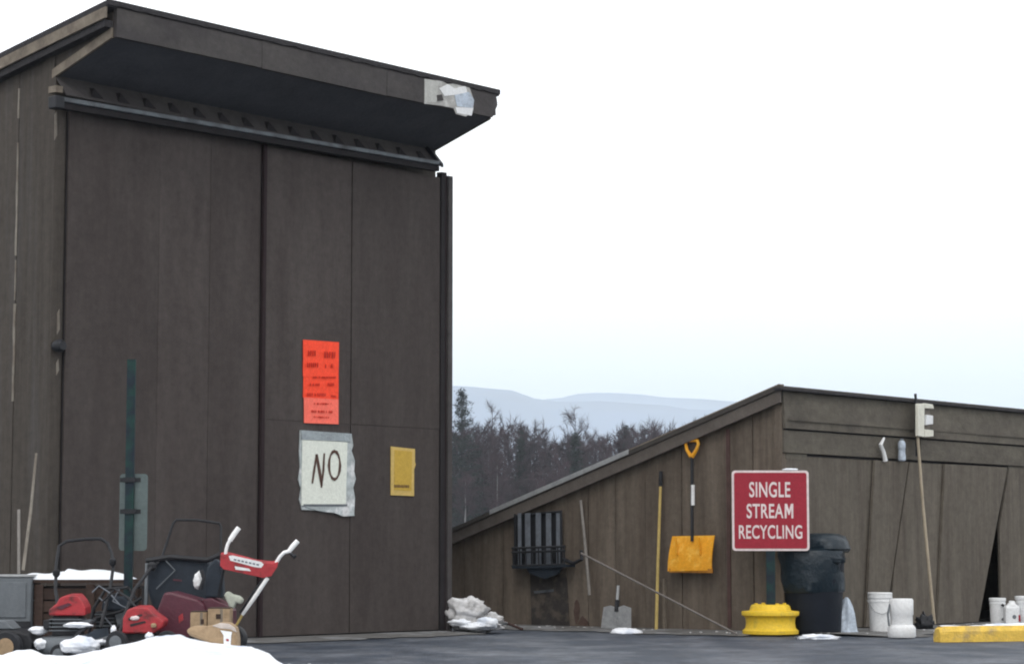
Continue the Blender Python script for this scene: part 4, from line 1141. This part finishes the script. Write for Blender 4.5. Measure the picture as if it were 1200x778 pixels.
obj('panel_label', MB().prism([at(x, y, Yp - .004) for x, y in ((268, 651), (273, 650.5), (306, 658), (309, 661), (306, 665), (298, 664), (270, 656.5))], (0, .004, 0)), M['white'], sn)
obj('panel_label', MB().prism([at(x, y, Yp - .004) for x, y in ((275, 663), (292, 666), (294, 669), (276, 667))], (0, .004, 0)), M['white'], sn)
rs_ = random.Random(3)
mb = MB()
for k_ in range(7):
    x = 274 + k_ * 4.4; yv = 655.5 + k_ * .95
    mb.prism([at(a_, b_, Yp - .0065) for a_, b_ in ((x, yv - 1.2), (x + 3, yv - .6), (x + 3, yv + 1.4), (x, yv + .8))], (0, .002, 0))
obj('panel_print', mb, M['galv'], sn)
hw = mat('white_handle', (.90, .90, .90, 1), .5, .05, 9)  # even white colour for handlebars, grips and leg
obj('handlebar', MB().tube([at(264, 652, Yp + .02), at(265, 644, Yp + .01), at(267, 637, Yp), at(270, 632, Yp)], .013), hw, sn)
obj('grip', MB().tube([at(269.5, 633, Yp), at(274, 626, Yp), at(280, 618, Yp)], [.019, .021, .020]), hw, sn)
obj('handlebar', MB().tube([at(322, 662, Yp + .02), at(328, 652, Yp + .01), at(333, 647, Yp), at(339, 645.5, Yp)], .014), hw, sn)
obj('grip', MB().tube([at(338.5, 646, Yp), at(343, 640, Yp), at(349, 633.5, Yp)], [.018, .021, .020]), hw, sn)
obj('trigger', MB().tube([at(340, 648, Yp + .01), at(345, 652, Yp), at(347, 650, Yp)], [.012, .02, .012]), M['black'], sn)
obj('handle_leg', MB().tube([at(313.5, 677, Yp + .02), at(298, 700, Yp + .05), at(284, 720, Yp + .08)], [.0165, .0165, .012]), hw, sn)
obj('handle_leg', MB().tube([at(284, 720, Yp + .08), at(276, 734, Yp + .1)], .010), M['yshaft'], sn)
obj('handle_leg', MB().tube([at(262, 667, Yp + .06), at(256, 700, Yp + .1)], .011), M['black'], sn)
obj('chute_crank', MB().tube([at(308, 680, Yp + .06), at(300, 690, Yp + .07), at(282, 718, Yp + .12)], .013), M['black'], sn)
wheel(sn, at(274, 748, Y - .02), .105, .08, (.3, 1, 0))
wheel(sn, at(240, 748, Y - .16), .12, .08, (.3, 1, 0))

# pale crumpled rag on the snow blower engine
solo('pale_rag', MB().prism([at(x, y, 17.8) for x, y in ((262, 697), (266, 692), (272, 696), (280, 698), (285, 702), (282, 708), (276, 706), (273, 714), (268, 710))], (0, .1, 0)), mat('pale_green_cloth', (.40, .42, .36, 1), .9, .3, 12), 'pale greenish rag on the snow blower engine under the white handle leg', 'rag', at(272, 712, 17.8), bevel=.015)

# tan cardboard boxes with dark red lids
def carton(label, x0, x1, y0, y1, Y, hole):
    a, c = at(x0, y0, Y), at(x1, y1, Y)
    t = thing('cardboard_box', label, 'box', ((a.x + c.x) / 2, Y, c.z), group='tan cardboard boxes by the snow blower')
    obj('body', MB().box(W, a.x, c.x, Y, Y + .2, c.z, a.z), M['card'], t, bevel=.006)
    obj('lid', MB().box(W, a.x + .003, c.x - .003, Y + .003, Y + .19, a.z + .001, a.z + .008), M['brown'], t)
    obj('tape', MB().box(W, (a.x + c.x) / 2 + .01, (a.x + c.x) / 2 + .03, Y - .002, Y - .0003, c.z + .02, a.z - .002), M['trim'], t)
    for (hx, hy, hr) in hole:
        h = at(hx, hy, Y)
        obj('hand_hole', MB().box(W, h.x - hr, h.x + hr, Y - .003, Y - .0005, h.z - .018, h.z + .018), M['brown'], t)
    return t
carton('left tan cardboard box with a small dark hole in front of the maroon housing', 223, 242.5, 717, 738, 17.2, [(237, 728, .012)])
carton('right taller tan cardboard box with one dark square hole', 243.5, 269, 713, 737, 17.15, [(256, 722, .018)])

# ------------------------------------------------------------------ snow bank in the foreground
ctrl = [(-400, 790), (-200, 776), (-60, 770), (0, 769), (24, 761), (40, 761), (52, 766), (80, 767), (120, 763), (145, 755), (175, 748), (195, 744), (212, 743), (230, 747), (250, 752), (278, 755), (300, 757), (315, 765), (330, 777), (350, 792), (380, 800)]
YB = 15.4
def crest(x):
    px = 600 + x / YB * FPX
    for (a, b), (c_, d_) in zip(ctrl, ctrl[1:]):
        if a <= px <= c_:
            t_ = (px - a) / (c_ - a)
            return max(0, at(px, b + (d_ - b) * t_, YB).z)
    return 0
mb = MB(); nx, ny = 260, 60
x0, x1 = -4.9, -1.2; y0, y1 = 13.2, 16.3
for j in range(ny + 1):
    for i in range(nx + 1):
        x = x0 + (x1 - x0) * i / nx; y = y0 + (y1 - y0) * j / ny
        d_ = (y - YB) / (.8 if y > YB else 2.1)
        f_ = max(0, 1 - d_ * d_) ** 1.1
        q = mnoise.noise((x * 3, y * 3, 0)) * .05 + mnoise.noise((x * 8, y * 8, 2)) * .02 + mnoise.noise((x * 22, y * 22, 2)) * .007
        c_ = crest(x)
        z = c_ * f_ + q * f_ * min(1, c_ * 6) * (0.35 + min(1, abs(d_) * 2.5)) 
        mb.v.append(Vector((x, y, z - .035 if f_ * c_ < .01 else z - .01)))
for j in range(ny):
    for i in range(nx):
        q = j * (nx + 1) + i
        mb.f.append((q, q + 1, q + nx + 2, q + nx + 1))
mb.smooth = True
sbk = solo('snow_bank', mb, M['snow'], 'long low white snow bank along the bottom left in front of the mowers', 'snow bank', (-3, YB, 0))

rc = random.Random(5)
mb = MB()
for k_ in range(420):
    px_ = rc.uniform(-20, 400) if k_ % 3 else rc.uniform(300, 390)
    yy_ = rc.uniform(14.6, 17.5)
    x_ = (px_ - 600) / FPX * yy_
    if crest(x_) > .02 and abs(yy_ - YB) < .8: continue
    r_ = rc.uniform(.005, .028) * (1 if px_ < 350 else .6)
    mb.blob((x_, yy_, 0), (r_, r_, r_ * .6), .5, 2, seed=k_, nu=6, nv=4)
for k_ in range(160):
    q_ = rc.uniform(0, 1)
    p_ = (S.w(-.12 - rc.random() ** 2 * .5, rc.uniform(0, 5.5), 0) if k_ % 2 else S.w(rc.uniform(0, 6), -.12 - rc.random() ** 2 * .9, 0))
    r_ = rc.uniform(.006, .022)
    mb.blob(p_ + Vector((0, 0, .012)), (r_, r_, r_ * .6), .5, 2, seed=k_, nu=6, nv=4)
o_ = obj('snow_crumbs', mb, M['dsnow'], kind='stuff')
o_['label'] = 'small crumbs of snow and grit scattered on the pavement'

# tan sack with white label lying on the bank
Y = 15.45
sk = thing('tan_sack', 'tan rounded bag with a white label lying on the snow bank', 'bag', at(250, 760, Y))
pl = [(217, 738), (226, 733), (240, 734), (252, 731), (258, 729), (268, 730), (276, 735), (278, 748), (278, 762), (268, 763), (256, 758), (240, 752), (222, 745)]
mb = MB().prism([at(x, y, Y) for x, y in pl], (0, .2, 0))
o = obj('body', mb, M['card'], sk, bevel=.022)
obj('frosted_top', MB().prism([at(x, y, Y - .006) for x, y in ((248, 733), (258, 729.5), (268, 730.5), (275, 735), (277, 741), (270, 737), (258, 736))], (0, .15, 0)), mat('pale_frosted_sack', (.48, .42, .38, 1), .8, .2, 12), sk, bevel=.006)
obj('label', MB().prism([at(x, y, Y - .010) for x, y in ((258, 738), (272, 740), (271, 744), (270, 758), (262, 757), (262, 744))], (0, .006, 0)), M['white'], sk)
obj('label_print', MB().prism([at(x, y, Y - .013) for x, y in ((265, 748), (268, 748.5), (268, 751), (265, 750.5))], (0, .002, 0)), M['signred'], sk)

# ------------------------------------------------------------------ background
def fastmesh(name, V, F3, m):
    me = bpy.data.meshes.new(name)
    nv, nf = len(V), len(F3)
    me.vertices.add(nv); me.vertices.foreach_set('co', np.asarray(V, dtype=np.float32).ravel())
    me.loops.add(nf * 3); me.loops.foreach_set('vertex_index', np.asarray(F3, dtype=np.int32).ravel())
    me.polygons.add(nf); me.polygons.foreach_set('loop_start', np.arange(0, nf * 3, 3, dtype=np.int32))
    me.update(calc_edges=True); me.validate()
    me.materials.append(m)
    return me


def branch_tree(seed, H, spread=.32, up=.75, limbs=20, lean=0, subn=6, twn=7, start=.22, thin=1.0):
    """returns trunk (V,F) and crown (V,F) of a bare winter tree"""
    r = random.Random(seed)
    TV, TF, CV, CF = [], [], [], []

    def cone(V, F, p, q, ra, rb, n=3):
        d = (q - p).normalized(); a = d.orthogonal().normalized(); b = d.cross(a); k = len(V)
        for (c_, rr_) in ((p, ra), (q, rb)):
            for i in range(n):
                t = 2 * math.pi * i / n
                V.append(tuple(c_ + (a * math.cos(t) + b * math.sin(t)) * rr_))
        for i in range(n):
            j = (i + 1) % n
            F.append((k + i, k + j, k + n + j)); F.append((k + i, k + n + j, k + n + i))

    pts = [Vector((0, 0, 0))]
    for k in range(8):
        pts.append(pts[-1] + Vector((r.gauss(lean, .05) * H / 8, r.gauss(0, .05) * H / 8, H / 8)))
    rad = lambda t: .014 * H * (1 - t) ** .9 + .012
    for k in range(8):
        cone(TV, TF, pts[k], pts[k + 1], rad(k / 8), rad((k + 1) / 8), 6)

    def rnd_dir(base, s):
        return (base + Vector((r.gauss(0, s), r.gauss(0, s), r.gauss(0, s)))).normalized()

    for i in range(limbs):
        t = start + (1 - start) * (i + r.random()) / limbs
        k = min(7, int(t * 8)); p = pts[k].lerp(pts[k + 1], t * 8 - k)
        a = r.random() * 2 * math.pi
        d = Vector((math.cos(a), math.sin(a), up + r.random() * .6)).normalized()
        Ln_ = H * spread * (1.08 - t) ** .6 * .75 * r.uniform(.6, 1.2) + .3
        q = p
        segs = 3
        for s_ in range(segs):
            d = rnd_dir(d + Vector((0, 0, .12)), .12)
            q2 = q + d * Ln_ / segs
            r0_ = .028 * (1 - s_ / segs) * H / 12 + .012
            cone(CV, CF, q, q2, r0_, r0_ * .75, 3)
            for m_ in range(subn // segs + 1):
                e_ = rnd_dir(d, .55); L2 = Ln_ * r.uniform(.25, .5)
                s0 = q.lerp(q2, r.random()); s1 = s0 + e_ * L2
                cone(CV, CF, s0, s1, .024 * thin, .014 * thin, 3)
                for w in range(twn):
                    f_ = rnd_dir(e_, .5); u0 = s0.lerp(s1, r.random()); u1 = u0 + f_ * r.uniform(.35, .8)
                    k0 = len(CV); o_ = f_.orthogonal().normalized() * .017 * thin
                    CV.extend([tuple(u0 - o_), tuple(u0 + o_), tuple(u1)]); CF.append((k0, k0 + 1, k0 + 2))
            q = q2
    return (TV, TF), (CV, CF)


def bare_tree(name, label, cat, x, y, H, seed, mtr='bark', mcr='twig', group=None, **kw):
    (tv, tf), (cv, cf) = branch_tree(seed, H, **kw)
    root = thing(name, label, cat, (x, y, -.1), group=group)
    for nm, V, F, m in (('trunk', tv, tf, M[mtr]), ('crown', cv, cf, M[mcr])):
        o = bpy.data.objects.new(nm, fastmesh(nm, V, F, m)); col.objects.link(o); o.parent = root
    return root


def conifer(label, x, y, H, seed, w=.2, gapy=.2, start=.12):
    r = random.Random(seed)
    root = thing('pine_tree', label, 'pine tree', (x, y, -.1))
    mb = MB().tube([Vector((0, 0, 0)), Vector((.05, 0, H * .5)), Vector((0, 0, H * .98))], [.016 * H, .01 * H, .02], 7)
    mb.v = [p + Vector((x, y, -.1)) for p in mb.v]
    obj('trunk', mb, M['bark'], root)
    V, F = [], []
    n = int(H * 11)
    for i in range(n):
        t = start + (1 - start) * (i / n)
        if mnoise.noise((t * 14, seed, 0)) < -gapy: continue
        a = i * 2.4 + r.random()
        L_ = H * w * ((1 - t) ** .75 + .06) * r.uniform(.55, 1.15)
        p = Vector((0, 0, H * t)); d = Vector((math.cos(a), math.sin(a), r.uniform(-.05, .35))).normalized()
        nn = int(16 + L_ * 26)
        for k in range(nn):
            s_ = r.random() ** .7
            c_ = p + d * L_ * s_ + Vector((r.gauss(0, .13), r.gauss(0, .13), r.gauss(0, .10) + .12 * s_))
            e1 = Vector((r.gauss(0, 1), r.gauss(0, 1), r.gauss(0, .5))).normalized() * r.uniform(.12, .30)
            e2 = Vector((r.gauss(0, 1), r.gauss(0, 1), r.gauss(0, .5))).normalized() * r.uniform(.05, .11)
            k0 = len(V); V.extend([tuple(c_ - e1), tuple(c_ + e2), tuple(c_ + e1)]); F.append((k0, k0 + 1, k0 + 2))
    o = bpy.data.objects.new('crown', fastmesh('crown', V, F, M['needle'])); col.objects.link(o); o.parent = root
    return root


def bx(px, Y): return (px - 600) / FPX * Y
def bh(py, Y): return CH + (645 - py) / FPX * Y * 1.0
YT = 200
conifer('dark pine rising highest beside the tall building edge, above the bare woods', bx(541, YT - 12), YT - 12, bh(458, YT - 12), 3, w=.22, gapy=.25, start=.2)
conifer('bushy dark evergreen half hidden behind the fan-shaped bare tree', bx(674, YT - 8), YT - 8, bh(508, YT - 8), 5, w=.17, gapy=.3, start=.2)
conifer('small dark evergreen tip showing above the woods near the shed roof', bx(733, YT + 6), YT + 6, bh(500, YT + 6), 7, w=.16, gapy=.3, start=.3)
conifer('short dark evergreen among the reddish bare treetops left of centre', bx(610, YT - 4), YT - 4, bh(506, YT - 4), 8, w=.08, gapy=.3, start=.3)
bare_tree('bare_tree', 'tall faint bare tree poking above the woods right of the tallest pine', 'bare tree', bx(577, YT + 25), YT + 25, bh(474, YT + 25), 11, spread=.15, limbs=26, thin=.5)
bare_tree('bare_tree', 'bare tree with fan-shaped spreading branches above the middle of the woods', 'bare tree', bx(676, YT + 3), YT + 3, bh(488, YT + 3), 12, spread=.42, up=1.0, limbs=20, start=.45, thin=.7)
bare_tree('bare_tree', 'rounded bare crown just left of the shed roof slope', 'bare tree', bx(768, YT + 3), YT + 3, bh(502, YT + 3), 13, spread=.36, up=.8, limbs=24, thin=.6)
bare_tree('bare_tree', 'bare tree with a narrow twiggy crown between the two gaps of sky', 'bare tree', bx(628, YT + 2), YT + 2, bh(500, YT + 2), 14, spread=.24, limbs=24, thin=.6)
bare_tree('birch_tree', 'slim birch with a pale trunk low in the woods right of the tall building', 'birch tree', bx(580, YT - 12), YT - 12, bh(540, YT - 12), 15, 'birch', 'twig', spread=.22, limbs=16, start=.5)
bare_tree('birch_tree', 'leaning birch with a wider pale trunk nearest the tall building edge', 'birch tree', bx(547, YT - 14), YT - 14, bh(560, YT - 14), 16, 'birch', 'twig', spread=.25, limbs=14, start=.5)

# the wood: uncountable bare trees, one mass
variants = []
for s_ in range(7):
    (tv, tf), (cv, cf) = branch_tree(50 + s_, 11, spread=.30, limbs=22, subn=6, twn=6, start=.08)
    variants.append((np.array(tv + cv, dtype=np.float32), np.array(tf, dtype=np.int64), np.array(cf, dtype=np.int64) + len(tv)))
r = random.Random(77)
VV, FF, off = [], [], 0
def top_py(px):
    pr = [(400, 500), (535, 495), (560, 497), (585, 492), (603, 488), (618, 500), (640, 506), (652, 516), (665, 510), (690, 508), (705, 510), (725, 502), (745, 499), (770, 498), (800, 498), (1300, 495)]
    for (a, b), (c_, d_) in zip(pr, pr[1:]):
        if a <= px <= c_: return b + (d_ - b) * (px - a) / (c_ - a)
    return 505
for row, (Yr, stp) in enumerate(((190, 1.3), (195, 1.2), (200, 1.2), (205, 1.2), (210, 1.2), (217, 1.4), (228, 1.6), (240, 1.8))):
    x = -22.0
    while x < 36:
        y = Yr + r.uniform(-3, 3)
        px = 600 + x / y * FPX
        if 618 < px < 626 and row > 3: px = 652
        H = bh(top_py(px), y) * r.uniform(.86, .98) * (.7 if row < 2 and r.random() < .6 else 1)
        V, f1, f2 = variants[r.randint(0, 6)]
        a = r.random() * 6.28; ca, sa = math.cos(a), math.sin(a)
        k = H / 11; kk = r.uniform(.75, 1.1)
        P = np.stack([(V[:, 0] * ca - V[:, 1] * sa) * kk + x, (V[:, 0] * sa + V[:, 1] * ca) * kk + y, V[:, 2] * k - .1], 1)
        VV.append(P); FF.append(f1 + off); FF.append(f2 + off); off += len(V)
        x += stp * r.uniform(.5, 1.5) * (1 if -9 < x < 20 else 2.2)
o = bpy.data.objects.new('woods', fastmesh('woods', np.concatenate(VV), np.concatenate(FF), M['twig']))
o['kind'] = 'stuff'; o['label'] = 'bare purple-brown winter woods beyond the low shed'; col.objects.link(o)
print('woods tris', sum(len(f) for f in FF))

# rising ground under and behind the wood
def hillz(x, y):
    t = (y - 215) / 60
    return -.5 + 9.0 * (t * t * (3 - 2 * t) if 0 < t < 1 else (1 if t >= 1 else 0)) * (1 - .5 * max(0, (y - 330) / 170)) + .8 * mnoise.noise((x * .03, y * .03, 0)) * (1 if t > 0 else 0)
sheet('hillside', -260, 330, 214, 500, 120, 60, hillz, M['hill'])

# far mountains
def ridge(name, Y, pr, depth, seed):
    mb = MB(); nx = 260
    x0, x1 = -5200, 5200
    rows = [(-depth, 0.0), (-depth * .7, .25), (-depth * .4, .6), (-depth * .15, .9), (0, 1.0), (depth * .4, .6), (depth, 0)]
    def hp_(x):
        px = 600 + x / Y * FPX
        py = None
        for (a, b), (c_, d_) in zip(pr, pr[1:]):
            if a <= px <= c_:
                t = (px - a) / (c_ - a); t = t * t * (3 - 2 * t)
                py = b + (d_ - b) * t
        if py is None: py = (pr[0][1] if px < pr[0][0] else pr[-1][1]) + 18 * mnoise.noise((px * .002, seed, 0))
        return CH + (645 - py) / FPX * Y
    for dy, k in rows:
        for i in range(nx + 1):
            x = x0 + (x1 - x0) * i / nx
            h_ = hp_(x) * k + (14 * mnoise.noise((x * .004, dy * .004, seed)) + 5 * mnoise.noise((x * .02, dy * .02, seed))) * (1 if 0 < k < 1 else .25 if k == 1 else 0)
            mb.v.append(Vector((x, Y + dy, max(h_, -1) if k else -2)))
    m_ = nx + 1
    for j in range(len(rows) - 1):
        for i in range(nx):
            a = j * m_ + i
            mb.f.append((a, a + 1, a + m_ + 1, a + m_))
    mb.smooth = True
    return obj(name, mb, M['mount'], kind='structure')


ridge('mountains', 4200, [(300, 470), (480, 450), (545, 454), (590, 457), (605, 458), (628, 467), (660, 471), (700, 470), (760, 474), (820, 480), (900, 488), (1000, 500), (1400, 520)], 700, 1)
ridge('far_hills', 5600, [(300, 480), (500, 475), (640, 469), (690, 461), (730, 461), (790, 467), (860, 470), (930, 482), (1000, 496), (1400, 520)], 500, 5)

# ------------------------------------------------------------------ the air
hz = MB().box(W, -5900, 5900, -300, 7000, -3.5, 345)
hm_ = bpy.data.materials.new('winter_haze'); hm_.use_nodes = True
t = hm_.node_tree; t.nodes.clear()
oo = t.nodes.new('ShaderNodeOutputMaterial'); pv = t.nodes.new('ShaderNodeVolumePrincipled')
pv.inputs['Color'].default_value = (.84, .93, 1.0, 1)
pv.inputs['Density'].default_value = .00024
pv.inputs['Anisotropy'].default_value = .55
t.links.new(pv.outputs[0], oo.inputs['Volume'])
ho = obj('haze', hz, hm_, kind='stuff')
